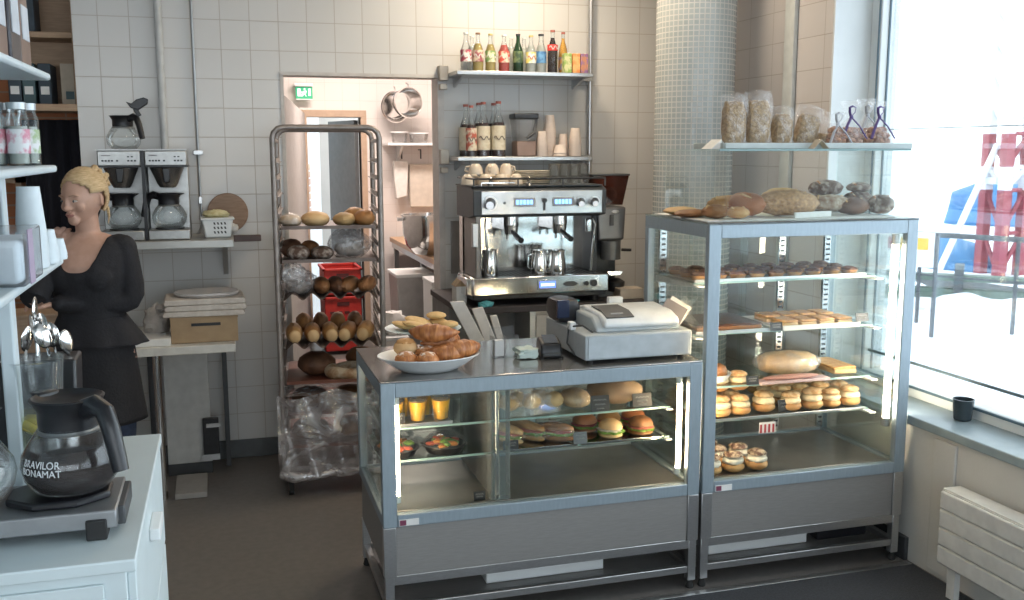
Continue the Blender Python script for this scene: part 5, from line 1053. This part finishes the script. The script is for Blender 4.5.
def mjug(label,x,y,r,h):
    t=thing('milk_jug',label,'milk jug',EM+Vector((x,y,.1445)),0,'steel milk jugs on the drip tray'); B().lathe([(r,0),(r*1.04,.006),(r,h*.5),(r*.86,h*.85),(r*.92,h),(r*.88,h),(r*.8,h*.85),(r*.93,h*.5),(r*.9,.008)],n=30).make('jug_body',chrome,t); B().tube([(-r*.9,0,h*.85),(-r*1.5,-.01,h*.8),(-r*1.5,-.01,h*.3),(-r*.98,0,h*.2)],.005).make('jug_handle',chrome,t); B().prism([(r*.8,h*.8),(r*1.1,h*1.02),(r*.8,h)],'y',-.01,.01).make('spout',chrome,t)
mjug('steel milk jug at the left of the espresso machine tray',.105,.065,.040,.135); mjug('steel milk jug in the middle of the espresso machine tray',.375,.075,.042,.125); mjug('tall steel milk jug right of the middle one on the tray',.465,.065,.048,.125)
# crockery on top
cm_=mat('cream_china',(.70,.60,.48),.3)
pc=None
for k,(x,y,l) in enumerate([(.03,.20,0),(.11,.16,0),(.20,.17,0),(.28,.18,0),(.07,.28,0),(.17,.28,0),(.26,.29,0),(.07,.20,1),(.16,.21,1),(.24,.22,1)]):
    lb=f'cream coffee cup, {ORD[k if l==0 else k-7]} in the {"lower" if l==0 else "upper"} layer on the espresso machine'
    p_=EM+Vector((x,y,.607+l*.052))
    if pc is None:
        pc=thing('coffee_cup','cream coffee cup heaped at the left corner of the espresso machine top','cup',p_,0,'cups heaped on the espresso machine'); B().lathe([(.038,0),(.034,.03),(.024,.048),(.018,.052),(.018,.055),(.015,.055)],n=22).make('cup_body',cm_,pc); B().tube([(.034,0,.012),(.055,0,.018),(.052,0,.036),(.030,0,.040)],.005,7).make('cup_handle',cm_,pc)
    else: dup(pc,p_,k*1.3,lb)
for s_,(x,n) in enumerate([(.355,8),(.44,8)]):
    pr=None
    for k in range(n):
        lb=f'cream saucer, {ORD[k]} from the bottom of the {["left","right"][s_]} stack on the espresso machine'
        p_=EM+Vector((x,.27,.607+k*.0085))
        if pr is None: pr=thing('saucer',lb,'saucer',p_,0,'saucers stacked on the espresso machine'); B().lathe([(.03,0),(.058,.003),(.062,.0055),(.061,.0075),(.04,.006),(.01,.004)],n=28).make('dish',mat('china_rim',(.70,.62,.50),.4),pr)
        else: dup(pr,p_,0,lb)
gpr=None
for k,(x,y) in enumerate([(.50,.20),(.555,.20),(.61,.20),(.665,.20),(.52,.28),(.58,.28),(.64,.28)]):
    lb=f'upturned drinking glass, {ORD[k if k<4 else k-4]} from the left in the {"front" if k<4 else "back"} row on the espresso machine'
    p_=EM+Vector((x,y,.607))
    if gpr is None:
        gpr=thing('drinking_glass',lb,'glass',p_,0,'glasses on the espresso machine'); B().lathe([(.026,0),(.0275,.10),(.026,.102),(.002,.102)],n=20).make('tumbler',glass('smoky_glass',(.90,.91,.90),.7,.06,.10,hazecol=(.6,.58,.55)),gpr)
    else: dup(gpr,p_,0,lb)
# blue cloths
bc1=mat('teal_cloth',(.12,.42,.45),.8,0,(.07,.30,.34),30)
p=atZ(482,295,.9); o=B().ell((0,0,.012),(.04,.025,.016),amp=.5,fr=4,n=24).make('cleaning_cloth',bc1); o.location=(1.262,4.725,.8965); tag(o,'crumpled teal cloth under the left corner of the espresso machine','cloth')
o=B().ell((0,0,.008),(.065,.022,.010),amp=.4,fr=4,n=24).make('cleaning_cloth',bc1); o.location=(1.70,4.722,.8965); tag(o,'flat teal cloth on the counter edge below the espresso machine display','cloth')
# grinder
gx=atY(606,170,4.98).x
gd=thing('coffee_grinder','dark coffee grinder with a brown bean hopper right of the espresso machine','grinder',(gx,4.98,.896))
B().prism([(-.07,.49),(.07,.49),(.105,.645),(-.105,.645)],'y',-.07,.09).make('bean_hopper',glass('brown_hopper',(.30,.13,.09),.8,.25,hazecol=(.18,.06,.04)),gd); B().box(-.11,.11,-.075,.095,.645,.655).make('hopper_lid',darkgrey,gd,bevel=.003)
B().ell((0,.01,.54),(.065,.06,.05),n=18,m=8).make('coffee_beans',mat('beans',(.06,.025,.015),.4,0,(.03,.012,.008),90,bump=1),gd)
B().prism([(-.075,.30),(.075,.30),(.085,.48),(-.085,.48)],'y',-.09,.10).make('motor_housing',mat('grinder_grey',(.17,.17,.18),.35,.5),gd,bevel=.012); B().box(-.065,.065,.0,.11,.03,.30).make('column',darkgrey,gd,bevel=.008); B().box(-.09,.09,-.14,.11,0,.03).make('base',darkgrey,gd,bevel=.006)
B().cyl((0,-.08,.20),(0,-.08,.30),.055,n=24).make('dosing_chamber',mat('doser',(.10,.10,.10),.2),gd); B().tube([(.055,-.10,.25),(.10,-.13,.25)],.008).make('dosing_lever',black,gd); B().box(-.012,.012,-.095,-.09,.38,.44).make('power_switch',black,gd,bevel=.002); B().prism([(-.03,.12),(.03,.12),(.045,.14),(-.045,.14)],'y',-.15,-.05).make('portafilter_rest',chrome,gd); B().ell((.02,-.092,.455),(.022,.004,.010)).make('maker_badge',steel,gd)
B().lathe([(.045,.03),(.05,.08),(.02,.10)],(.02,-.11,0),18).make('tamper',black,gd)
# boxes right of and left of machine
o=B().box(-.065,.065,-.05,.05,0,.055).make('tea_box',mat('cream_box',(.50,.42,.34),.7),bevel=.003); o.location=(2.07,4.80,.896); tag(o,'cream box on the counter under the grinder, near the column','box')
t=thing('napkin_box','white napkin box with a folded top left of the espresso machine','box',(1.165,4.90,.896),0)
t.location.x=1.17; B().box(-.03,.025,-.05,.05,0,.09).make('body',paper,t,bevel=.002); B().prism([(-.035,.09),(-.002,.125),(.03,.09)],'y',-.05,.05).make('roof_flap',card,t)
# steel wall box behind the grinder, side towel dispenser left of machine
o=B().box(-.0,.13,-.02,.0,0,.30).make('splash_panel',mat('splash_steel',(.45,.42,.40),.3,.7)); o.location=(1.25,5.452,.98); tag(o,'narrow steel splash panel on the tiles behind the espresso machine','panel')
# menu boards leaning behind the low case
for k,(pts,lb) in enumerate([([(450,302),(464,301),(488,341),(472,344)],'widest pale board leaning left behind the counter'),([(472,309),(483,307),(497,341),(486,344)],'middle narrow pale board leaning behind the counter'),([(490,316),(497,315),(505,341),(498,343)],'rightmost slim pale board leaning behind the counter')]):
    P=[atY(x,y,4.42+.03*k) for x,y in pts]; 
    a=P[0];b_=P[1];c_=P[2];d_=P[3]; dx=(d_.x-a.x)/(a.z-d_.z)
    o=B().prism([(a.x,a.z),(b_.x,b_.z),(b_.x+dx*b_.z,0.0),(a.x+dx*a.z,0.0)],'y',4.42+.03*k,4.432+.03*k).make('leaning_board',mat('board_pale',(.74,.70,.66),.6),bevel=.003); tag(o,lb,'board','pale boards leaning behind the counter')
# ================================================================ foreground cabinet, shelf unit, coffee warmer
CZ=1.02
cab=thing('drawer_cabinet','white drawer cabinet in the left foreground carrying the coffee warmer','cabinet',(-.90,1.63,0))
cw=mat('cabinet_white',(.60,.68,.70),.45,0,(.57,.65,.67),8)
B().box(0,.742,0,.75,CZ-.022,CZ).make('top_board',cw,cab,bevel=.003)
B().box(.01,.725,.012,.74,0.02,CZ-.022).make('carcass',cw,cab,bevel=.002)
for k in range(4):
    z0=.06+k*.235
    d_=B().box(.725,.739,.02,.73,z0,z0+.225).make('drawer_front',cw,cab,bevel=.002); B().box(.739,.760,.30,.40,z0+.165,z0+.190).box(.739,.75,.31,.39,z0+.160,z0+.166).make('drawer_handle',white,d_,bevel=.003)
B().box(.02,.30,.004,.012,.05,CZ-.04).box(.31,.69,.004,.012,.05,CZ-.04).make('front_panel',cw,cab,bevel=.002)
# shelf unit
su=thing('shelf_unit','white shelf unit at the left edge with bags, jars and cups','shelf unit',(-.302,1.0,0))
SH=[(1.826,2.10),(1.652,2.10),(1.472,2.10)]
shm=mat('shelf_white',(.62,.70,.73),.4,0,(.59,.67,.70),8)
for z,y in SH:
    B().box(-.34,0,0,y-1.0,z-.014,z).make('shelf_board',shm,su,bevel=.005)
pxa=atY(-6,250,2.0).x+.302; pxb=atY(9,250,2.0).x+.302; B().box(pxa,pxb,.98,1.02,CZ,2.35).make('post',shm,su,bevel=.004); B().box(-.34,-.30,.98,1.02,CZ,2.35).make('post',shm,su,bevel=.004); B().box(-.34,-.325,0,1.04,CZ+.03,2.35).make('back_panel',shm,su)
for i,(z,y) in enumerate(SH): B().box(-.30,-.12,1.0,1.012,z-.05,z-.014).make('shelf_bracket',shm,su,bevel=.002)
bagk=[mat('coffee_bag_brown',(.20,.13,.10),.5,0,(.16,.10,.08),20),mat('coffee_bag_black',(.04,.035,.04),.4,0,(.03,.025,.03),20)]
for k,(y,w_) in enumerate([(1.50,.085),(1.635,.085),(1.76,.08),(1.885,.078),(2.0,.07)]):
    t=thing('coffee_bag',['brown coffee bag nearest the camera on the top white shelf','black coffee bag, second from the camera on the top shelf','brown coffee bag, third from the camera on the top shelf','black coffee bag, fourth from the camera on the top shelf','brown coffee bag at the far end of the top shelf'][k],'bag',(-.36,y,SH[0][0]+.0005),0,'coffee bags on the top white shelf')
    B().loft([[(-w_/2,-.045,0),(w_/2,-.045,0),(w_/2,.045,0),(-w_/2,.045,0)],[(-w_/2,-.048,.06),(w_/2,-.048,.06),(w_/2,.048,.06),(-w_/2,.048,.06)],[(-w_/2,-.03,.19),(w_/2,-.03,.19),(w_/2,.03,.19),(-w_/2,.03,.19)],[(-w_/2,-.004,.25),(w_/2,-.004,.25),(w_/2,.004,.25),(-w_/2,.004,.25)]]).make('bag_body',bagk[k%2],t,bevel=.004)
    B().box(w_/2,w_/2+.0015,-.032,.032,.05,.11).box(-.03,.03,-.0495,-.048,.05,.10).make('pale_label',mat('bag_label',(.55,.58,.62),.6),t)
for k,(px,c,lb) in enumerate([(-4,(.55,.2,.25),'glass jar with a dark red label at the left edge of the middle shelf'),(9,(.65,.68,.70),'glass jar with a white label, second on the middle shelf'),(20,(.60,.25,.32),'glass jar with a pink label, third on the middle shelf'),(30,(.35,.45,.25),'glass jar with a green label, rightmost on the middle shelf')]):
    p=atY(px,160,1.96+.035*(k%2)); t=thing('glass_jar',lb,'jar',(p.x,p.y,SH[1][0]+.0005),0,'jars on the middle white shelf')
    B().lathe([(.0165,0),(.019,.004),(.019,.085),(.015,.094),(.015,.100)],n=24).make('jar_body',jarg,t); B().lathe([(.0165,.100),(.0165,.112),(.004,.112)],n=20).make('jar_lid',mat('jar_lid',(.42,.45,.46),.35,.6),t); B().lathe([(.0194,.022),(.0194,.065)],n=24,cap=False).make('jar_label',mat('jarlab%d'%k,c,.6,0,(.7,.7,.7),40,ramp=(.45,.55)),t); B().lathe([(.016,.004),(.016,.07),(.002,.07)],n=18).make('jar_filling',mat('jar_fill',(.42,.45,.40),.4),t)
pcw=mat('cup_bluewhite',(.72,.79,.82),.6)
Z3=SH[2][0]+.0006
def cstack(lab,p,n,r,ch,step):
    pr=None
    for k in range(n):
        lb=f'{"lowest" if k==0 else ("topmost" if k==n-1 else ORD[k]+" lowest")} white paper cup of the {lab}'
        q=(p[0],p[1],Z3+k*step)
        if pr is None: pr=thing('paper_cup',lb,'cup',q,0,'white paper cups on the lowest white shelf'); B().lathe([(r*.98,0),(r*1.05,.004),(r*.74,ch),(r*.70,ch)],n=30).make('cup_body',pcw,pr)
        else: dup(pr,q,0,lb)
cstack('tall stack behind the clear box',(atY(31,230,1.92).x,1.92),5,.0255,.100,.011); cstack('middle stack on the lowest white shelf',(atY(46,250,1.99).x,1.99),3,.022,.048,.007)
cstack('low stack at the far shelf corner',(atY(57,255,2.05).x,2.05),2,.018,.034,.006)
t=thing('clear_box','clear box with a lavender band on the lowest white shelf','box',(atY(33,250,1.72).x-.045,1.72,Z3),0)
B().box(-.05,.045,-.08,.08,0,.085).make('box_wall',glass('box_clear',(.93,.95,.97),1,.1,.12),t,bevel=.004); B().box(-.044,.039,-.074,.074,.003,.07).make('white_contents',pcw,t,bevel=.01); B().box(.0455,.047,-.045,-.005,.0,.085).make('lavender_band',mat('lavender',(.42,.34,.46),.6),t)
t=thing('steel_tin','small dark grey round tin at the left edge of the lowest shelf','tin',(-.405,1.90,Z3+.0),0); B().lathe([(.028,0),(.03,.004),(.03,.12),(.026,.125),(.002,.125)],n=24).make('tin_body',mat('tin_grey',(.30,.33,.36),.3,.6),t); B().lathe([(.031,.125),(.031,.14),(.004,.14)],n=24).make('tin_lid',darkgrey,t)
# coffee warmer
wm_=thing('coffee_warmer','double steel coffee warmer plate on the white cabinet','coffee warmer',(-.62,1.735,CZ))
B().box(0,.425,0,.185,.018,.050).make('warmer_body',mat('warmer_steel',(.30,.31,.32),.35,.6),wm_,bevel=.003); B().box(.422,.436,.03,.17,.012,.046).make('side_cap',darkgrey,wm_,bevel=.003)
for x in (.02,.375): B().box(x,x+.034,-.006,.04,0,.036).make('rubber_foot',rubber,wm_,bevel=.003); B().box(x,x+.034,.14,.18,0,.02).make('rubber_foot',rubber,wm_)
for x in (.10,.325): B().loft([[(x+(.085 if i==0 else .085)*(1.0 if abs(math.cos(a))<2 else 1)*math.cos(a)*1.08,.095+.075*math.sin(a),z) for a in [2*PI*(k+.5)/8 for k in range(8)]] for i,z in enumerate((.0505,.064))]).make('hot_plate',black,wm_,bevel=.004)
cp=atZ(74,484,CZ+.065); 
jg=jug('coffee_jug','full coffee jug with a black handle on the warmer in the foreground',(-.274,1.832,CZ+.0655),-.80,full=mat('coffee'),s=1.0)
prof=[(.050,0),(.062,.004),(.078,.025),(.083,.048),(.080,.068),(.066,.092),(.052,.112)]
def rad(h):
    for (r0,z0),(r1,z1) in zip(prof,prof[1:]):
        if z0<=h<=z1: return (r0+(r1-r0)*(h-z0)/(z1-z0))*1.0
    return .06
lw_=mat('print_white',(.75,.78,.80),.5)
tx=text('maker_lettering','BRAVILOR\nBONAMAT',.0170,lw_,jg,(0,0,0),(0,0,0),bend=(.082,lambda h:rad(h+.058)),sx=.95)
tx.rotation_euler=(0,0,.26); tx.location=(0,0,.058)
jg2=jug('coffee_jug','second glass jug at the left edge on the warmer, partly out of view',(-.440,1.80,CZ+.0655),2.6,s=1.0)
# glass pitcher with lemon
gp=thing('glass_pitcher','glass pitcher with lemon water behind the coffee warmer','pitcher',(atY(36,400,2.03).x,2.03,CZ+.0005),0); gp.scale=(.80,.80,1.56)
sq=lambda r,a:(r*math.copysign(abs(math.cos(a))**.7,math.cos(a)),r*math.copysign(abs(math.sin(a))**.7,math.sin(a)))
def sqring(r,z,n=36): return [(*sq(r,2*PI*k/n),z) for k in range(n)]
B().loft([sqring(.050,0),sqring(.054,.01),sqring(.056,.09),sqring(.062,.14),sqring(.066,.165),sqring(.069,.170),sqring(.064,.168),sqring(.058,.138),sqring(.052,.09),sqring(.050,.012)]).make('glass_body',jarg,gp)
B().loft([sqring(.049,.012),sqring(.051,.09),sqring(.052,.10),sqring(.01,.10)]).make('lemon_water',glass('water',(.88,.90,.78),.6,.12,hazecol=(.8,.8,.6)),gp)
lem=mat('lemon',(.80,.66,.08),.4,0,(.75,.55,.06),30); 
for k,(dx,dy,z,a) in enumerate([(-.015,-.02,.085,.3),(.015,-.01,.075,-.4),(.0,.015,.088,.2)]): B().ell((dx,dy,z),(.032,.032,.006),tilt=a,n=20,m=6).make('lemon_slice',lem,gp)
t=thing('glass_dish','low clear dish behind the jugs on the cabinet','dish',(-.53,2.02,CZ)); B().lathe([(.03,0),(.04,.02),(.045,.05),(.042,.05),(.036,.02),(.02,.006)],n=26).make('dish',jarg,t)
# cutlery holder and spoons
ch=thing('cutlery_holder','black container holding the spoons behind the glass pitcher','cutlery holder',(atY(36,380,2.25).x,2.25,CZ+.0005),0)
HX=ch.location.x
B().prism([(-.080,0),(.080,0),(.088,.225),(-.088,.225)],'y',-.05,.05).make('container',black,ch,bevel=.006); B().box(-.004,.004,-.045,.045,.10,.205).make('divider',black,ch)
spoon_p=None
for k,(dx,dy,ax,ay,h) in enumerate([(-.080,-.02,.1,-.25,.0),(-.055,.01,-.1,-.1,.0),(-.035,-.02,.15,.1,-.01),(.0,.0,.05,.12,.045),(.02,.02,-.1,.0,.01),(.045,-.02,.1,.25,.015),(.060,.02,.0,.15,-.01),(.075,-.01,.12,.30,.0),(.085,.015,.0,.2,-.02)]):
    lb=f'metal spoon, {ORD[k]} from the left in the black cutlery holder'; p_=(HX+dx,2.25+dy,CZ+.105+h)
    if spoon_p is None:
        spoon_p=thing('spoon',lb,'spoon',p_,0,'spoons in the black holder'); B().tube([(0,0,0),(0,0,.08),(0,.004,.150)],[.005,.0035,.004],8,flat=.6).make('spoon_handle',chrome,spoon_p); B().ell((0,.006,.175),(.017,.005,.028),n=16,m=10).make('spoon_bowl',chrome,spoon_p); s_=spoon_p
    else: s_=dup(spoon_p,p_,0,lb)
    s_.rotation_euler=(ax,ay,k*.5)
# votive glass on the sill
p=atZ(981,418,.612); p.x=min(p.x,2.80)
t=thing('candle_glass','dark tinted candle glass on the window sill','candle holder',(p.x,p.y,.6125)); B().lathe([(.030,0),(.034,.004),(.041,.085),(.037,.085),(.030,.012)],n=30).make('glass_cup',mat('tinted_glass',(.035,.05,.06),.15),t); B().lathe([(.028,.0),(.028,.012),(.002,.012)],n=20).make('clear_foot',jarg,t)
# ================================================================ the woman
skin=mat('skin',(.52,.32,.245),.5,0,(.48,.29,.215),30,sss=.0)
PX,PYY=-.515,4.22
HH=.985 # overall height scale
woman=thing('person','woman with pinned up blonde hair in a black top and skirt by the coffee brewers','person',(PX,PYY,0),math.radians(-16)); woman.scale=(.975,.975,.985)
def ring(cx,cy,z,rx,ry,n=28,p=1.0): return [(cx+rx*math.copysign(abs(math.cos(a))**p,math.cos(a)),cy+ry*math.copysign(abs(math.sin(a))**p,math.sin(a)),z) for a in (2*PI*k/n for k in range(n))]
tors=[(.82,.150,.105,0),(.88,.165,.112,.005),(.94,.155,.105,.004),(1.02,.122,.088,-.004),(1.06,.118,.086,-.006),(1.13,.130,.096,-.008),(1.20,.142,.108,-.014),(1.25,.148,.108,-.012),(1.30,.155,.092,.0),(1.335,.150,.074,.008),(1.36,.105,.056,.014),(1.375,.060,.050,.012)]
headM=Matrix.Translation((0,-.012,1.512))@Matrix.Rotation(math.radians(-20),4,'Z')@Matrix.Rotation(math.radians(6),4,'X')
def hp(x,y,z): return headM@Vector((x,y,z))
SL,SR=Vector((.140,.010,1.315)),Vector((-.140,.010,1.315))
EL,WL_=Vector((.180,.005,1.085)),Vector((-.075,-.120,1.105))
ER,WR=Vector((-.160,-.195,1.100)),Vector((-.135,-.060,1.290))
def limb(b,pts,rs,n=16): 
    # smooth through the joints
    P=[];Rr=[]
    for i in range(len(pts)-1):
        for k in range(6):
            t=k/6; P.append(Vector(pts[i]).lerp(Vector(pts[i+1]),t)); Rr.append(rs[i]+(rs[i+1]-rs[i])*t)
    P.append(Vector(pts[-1]));Rr.append(rs[-1])
    for _ in range(3): P=[P[0]]+[(P[i-1]+P[i]*2+P[i+1])/4 for i in range(1,len(P)-1)]+[P[-1]]
    b.tube(P,Rr,n); 
    for p,r in ((P[0],Rr[0]),(P[-1],Rr[-1])): b.ell(p,(r,r,r),n=14,m=8)
body=B()
body.loft([ring(0,cy,z,rx,ry) for z,rx,ry,cy in tors])
body.tube([(0,.014,1.33),(0,.010,1.39),(0,-.004,1.455)],[.055,.046,.048],20)
for s in (1,-1): 
    body.ell((s*.126,.010,1.318),(.045,.045,.042),n=16,m=10)
    body.ell((s*.062,-.085,1.205),(.058,.045,.055),n=18,m=10)
limb(body,[SL,EL,WL_],[.042,.036,.024]); limb(body,[SR,ER,WR],[.042,.036,.024])
for s in (1,-1): limb(body,[(s*.085,.01,.86),(s*.078,-.005,.46),(s*.075,.025,.09)],[.082,.052,.036])
for s in (1,-1): body.tube([(s*.075,.035,.06),(s*.078,-.04,.045),(s*.082,-.13,.028)],[.036,.036,.028],14,flat=.8)
# hands: palm plus five separate bent fingers
def hand(b,wrist,d,up,s=1):
    d=Vector(d).normalized(); up=Vector(up); sd=d.cross(up).normalized()*s; nn=sd.cross(d).normalized()*s
    w=Vector(wrist); pc_=w+d*.045
    for t in (0,.25,.5,.75,1): b.ell(w+d*(.012+.06*t),(.022+.014*t,.022+.012*t,.020),n=12,m=8)
    for i,(o,L) in enumerate(((-.030,.058),(-.010,.070),(.011,.066),(.030,.052))):
        k0=w+d*.080+sd*o; k1=k0+d*L*.45+nn*.004; k2=k1+d*L*.25-nn*.012; k3=k2+d*L*.12-nn*.018
        b.tube([k0-d*.015,k0,k1,k2,k3],[.009,.0092,.0085,.008,.0068],8); b.ell(k3,(.0068,)*3,n=8,m=6)
    k0=w+d*.025-sd*.028; k1=k0+d*.025-sd*.022-nn*.006; k2=k1+d*.028-sd*.006-nn*.008
    b.tube([k0,k1,k2],[.0115,.010,.008],8); b.ell(k2,(.008,)*3,n=8,m=6)
hand(body,WL_,(-1,.05,.0),(0,0,1)); hand(body,WR,(.40,.45,.85),(0,-1,.1),-1)
# head, sculpted from blended volumes
hb=B()
def HE(c,r,n=18,m=12,**k):
    b2=B().ell(c,r,n=n,m=m,**k); b2.xf(headM); me=bpy.data.meshes.new('q'); b2.bm.to_mesh(me); b2.bm.free(); body.bm.from_mesh(me); bpy.data.meshes.remove(me)
def face(p):
    x,y,z=p; w=1.0
    if z<0: w=1-.36*(-z)**1.5; 
    yy=y
    if y<0 and z<0: yy=y*(1-.10*(-z))
    if y>0 and z<0: yy=y*(1-.62*(-z)**1.1)
    return (x*w,yy,z)
HE((0,.0,.005),(.072,.090,.108),n=36,m=26,fn=face)
HE((0,-.066,-.078),(.024,.020,.018))            # chin
for s in (1,-1):
    HE((s*.034,-.062,-.022),(.022,.016,.020)); HE((s*.027,-.077,.023),(.022,.007,.006))
    HE((s*.075,.018,-.004),(.008,.013,.026),rot=s*.45)   # ears
HE((0,-.087,-.008),(.009,.013,.026)); HE((0,-.098,-.024),(.012,.012,.009)); 
for s in (1,-1): HE((s*.011,-.091,-.027),(.008,.008,.006))
HE((0,-.083,-.047),(.022,.008,.0055)); HE((0,-.082,-.056),(.018,.008,.0055)); HE((0,-.075,-.066),(.022,.010,.010))
bd=remesh(body,.0045,3)
bobj=bd.make('body',skin,woman)
# eyes, brows, lips, hair
ew=mat('eye_white',(.62,.58,.55),.3); ei=mat('eye_iris',(.08,.10,.12),.2); lipm=mat('lips',(.42,.19,.16),.4); hairm=mat('blonde_hair',(.66,.50,.30),.5,0,(.48,.33,.17),40,stretch=(1,1,6),bump=.5,bscale=90); browm=mat('brows',(.32,.22,.14),.8)
for s in (1,-1):
    e=B().ell((s*.029,-.0775,.004),(.0115,.006,.0042),n=14,m=8).xf(headM).make('eye',ew,woman); B().ell((s*.028-.002,-.0828,.004),(.0048,.002,.0050),n=10,m=6).xf(headM).make('iris',ei,e)
    B().tube([hp(s*.043,-.0745,.0065),hp(s*.030,-.0835,.0105),hp(s*.017,-.0815,.0065)],.0016,6).make('eyelid_line',browm,woman)
    B().tube([hp(s*.050,-.076,.022),hp(s*.034,-.088,.028),hp(s*.014,-.091,.024)],[.0015,.003,.0025],6,flat=.6).make('eyebrow',browm,woman)
B().tube([hp(-.022,-.083,-.052),hp(-.010,-.0915,-.0485),hp(0,-.0925,-.0505),hp(.010,-.0915,-.0485),hp(.022,-.083,-.052)],[.0015,.0035,.0035,.0035,.0015],8).tube([hp(-.018,-.084,-.054),hp(0,-.0915,-.0575),hp(.018,-.084,-.054)],[.0015,.0042,.0015],8).make('mouth',lipm,woman)
hr=B()
hr.ell((0,.012,.018),(.081,.094,.106),n=48,m=30,amp=.025,fr=14,fn=lambda p:p)
geom=[v for v in hr.bm.verts if (v.co.y<-.040+max(0,(v.co.z-.045))*1.05*-1+ (0 if v.co.z>.02 else 0) and v.co.z<.082) or (v.co.z<.0 and v.co.y<.020) or v.co.z<-.055 or (abs(v.co.x)>.055 and v.co.z<.022 and v.co.y<.036)]
bmesh.ops.delete(hr.bm,geom=geom,context='VERTS')
hr.xf(headM).make('hair',hairm,woman,solid=.010)
h2=B().ell((0,.090,.062),(.040,.036,.040),n=26,m=16,amp=.22,fr=6)
for k in range(6):
    a=k*1.05; h2.tube([(.030*math.cos(a),.092+.0*k,.062+.030*math.sin(a)),(.036*math.cos(a+.6),.112,.062+.036*math.sin(a+.6)),(.018*math.cos(a+1.3),.124,.062+.018*math.sin(a+1.3))],[.010,.013,.007],8)
h2.tube([(.02,.05,.105),(.0,.085,.112),(-.02,.105,.090)],[.012,.017,.008],8).tube([(.06,.06,-.04),(.05,.075,-.08),(.045,.07,-.11)],[.008,.004,.002],6)
h2.xf(headM).make('hair_bun',hairm,woman)
# clothing over the body
blk=mat('black_fabric',(.012,.012,.016),.85,0,(.009,.009,.012),60,bump=.2)
top=B(); g_=.012
top.loft([ring(0,cy-.002,z,rx+g_+(.012 if z<1.0 else 0),ry+g_+(.010 if z<1.0 else 0)) for z,rx,ry,cy in tors if z>=.94])
for s in (1,-1): top.ell((s*.126,.010,1.318),(.054,.054,.052),n=16,m=10); top.ell((s*.062,-.085,1.205),(.067,.052,.062),n=18,m=10)
limb(top,[SL,EL,WL_.lerp(EL,.0)],[.053,.048,.034]); limb(top,[SR,ER,WR.lerp(ER,.08)],[.053,.054,.034])
tp=remesh(top,.006,3)
def cut(v):
    x,y,z=v.co
    if y<.03 and abs(x)<.088 and z>1.228+(abs(x)/.088)**3.0*.115: return True
    if z>1.352 and math.hypot(x,y-.01)<.098: return True
    if z<.945: return True
    return False
bmesh.ops.delete(tp.bm,geom=[v for v in tp.bm.verts if cut(v)],context='VERTS')
for _ in range(10):
    nb_={}
    for e in tp.bm.edges:
        if e.is_boundary:
            a_,c_=e.verts; nb_.setdefault(a_,[]).append(c_.co.copy()); nb_.setdefault(c_,[]).append(a_.co.copy())
    for v_,l_ in nb_.items(): v_.co=v_.co*.4+sum(l_,Vector())/len(l_)*.6
tp.make('black_top',blk,woman,solid=.002)
# flared lower edge of the top, skirt, trousers, shoes
def flare(z0,z1,r0,r1,cy=0,wav=.004,n=72,m=14,k=9,asym=0):
    return B().grid(lambda u,v:((r0[0]+(r1[0]-r0[0])*v+wav*v*math.sin(k*2*PI*u)+asym*v*(math.cos(2*PI*u)>0))*math.cos(2*PI*u),cy+(r0[1]+(r1[1]-r0[1])*v+wav*v*math.sin(k*2*PI*u))*math.sin(2*PI*u),z0+(z1-z0)*v),n,m,True)
flare(1.04,.925,(.136,.102),(.196,.142),wav=.007,asym=.02).make('top_hem',blk,woman,solid=.002)
flare(1.0,.60,(.150,.112),(.190,.150),wav=.006,k=5,n=80,m=24).make('skirt',mat('black_skirt',(.010,.010,.013),.8,0,(.007,.007,.010),50,bump=.3),woman,solid=.003)
jn=B()
for s in (1,-1): limb(jn,[(s*.082,.01,.80),(s*.078,-.005,.46),(s*.075,.025,.10)],[.088,.062,.050])
jn.make('trousers',mat('dark_denim',(.03,.045,.085),.8,0,(.02,.03,.06),60),woman)
for s in (1,-1): B().tube([(s*.075,.055,.045),(s*.078,-.0,.045),(s*.082,-.09,.040),(s*.085,-.155,.030)],[.040,.045,.044,.030],14,flat=.85).make('shoe',black,woman)
# ================================================================ lights
def area(name,loc,size,energy,col,rot=(0,0,0),sy=None,shape='RECTANGLE'):
    l=bpy.data.lights.new(name,'AREA'); l.shape=shape; l.size=size; l.size_y=sy or size; l.energy=energy; l.color=col
    o=bpy.data.objects.new(name,l); COL.objects.link(o); o.location=loc; o.rotation_euler=rot; return o
warm=(1,.82,.60)
for k,(x,y,e) in enumerate([(1.5,4.85,10),(2.05,4.35,4),(.2,3.6,3),(1.5,2.6,3)]):  # rear pair follows the warm wall glow; nearer pair is added room fill
    area('ceiling_spot_and_fill',(x,y,CH-.05),.22,e,warm,shape='DISK')
area('kitchen_lamp',(1.2,7.4,CH-.06),1.2,36,(1,.86,.78),sy=.3); area('hall_lamp',(1.5,10,CH-.06),.8,14,(1,.95,.9))
# machine work lamp: small warm spot lamp over the espresso machine
w_=bpy.data.worlds.new('sky'); SC.world=w_; w_.use_nodes=True; bg_=w_.node_tree.nodes['Background']; bg_.inputs[0].default_value=(.84,.93,1,1); bg_.inputs[1].default_value=2.6
# daylight entering by the shop windows (sky light portals)
for loc,rot,sx_,sy_ in (((GX+.06,.0,1.70),(0,math.radians(90),0),2.0,7.6),((.3,-4.0,1.7),(math.radians(90),0,0),5.2,2.0)):
    p_=area('window_daylight',loc,sx_,1,(1,1,1),rot,sy=sy_); p_.data.cycles.is_portal=True
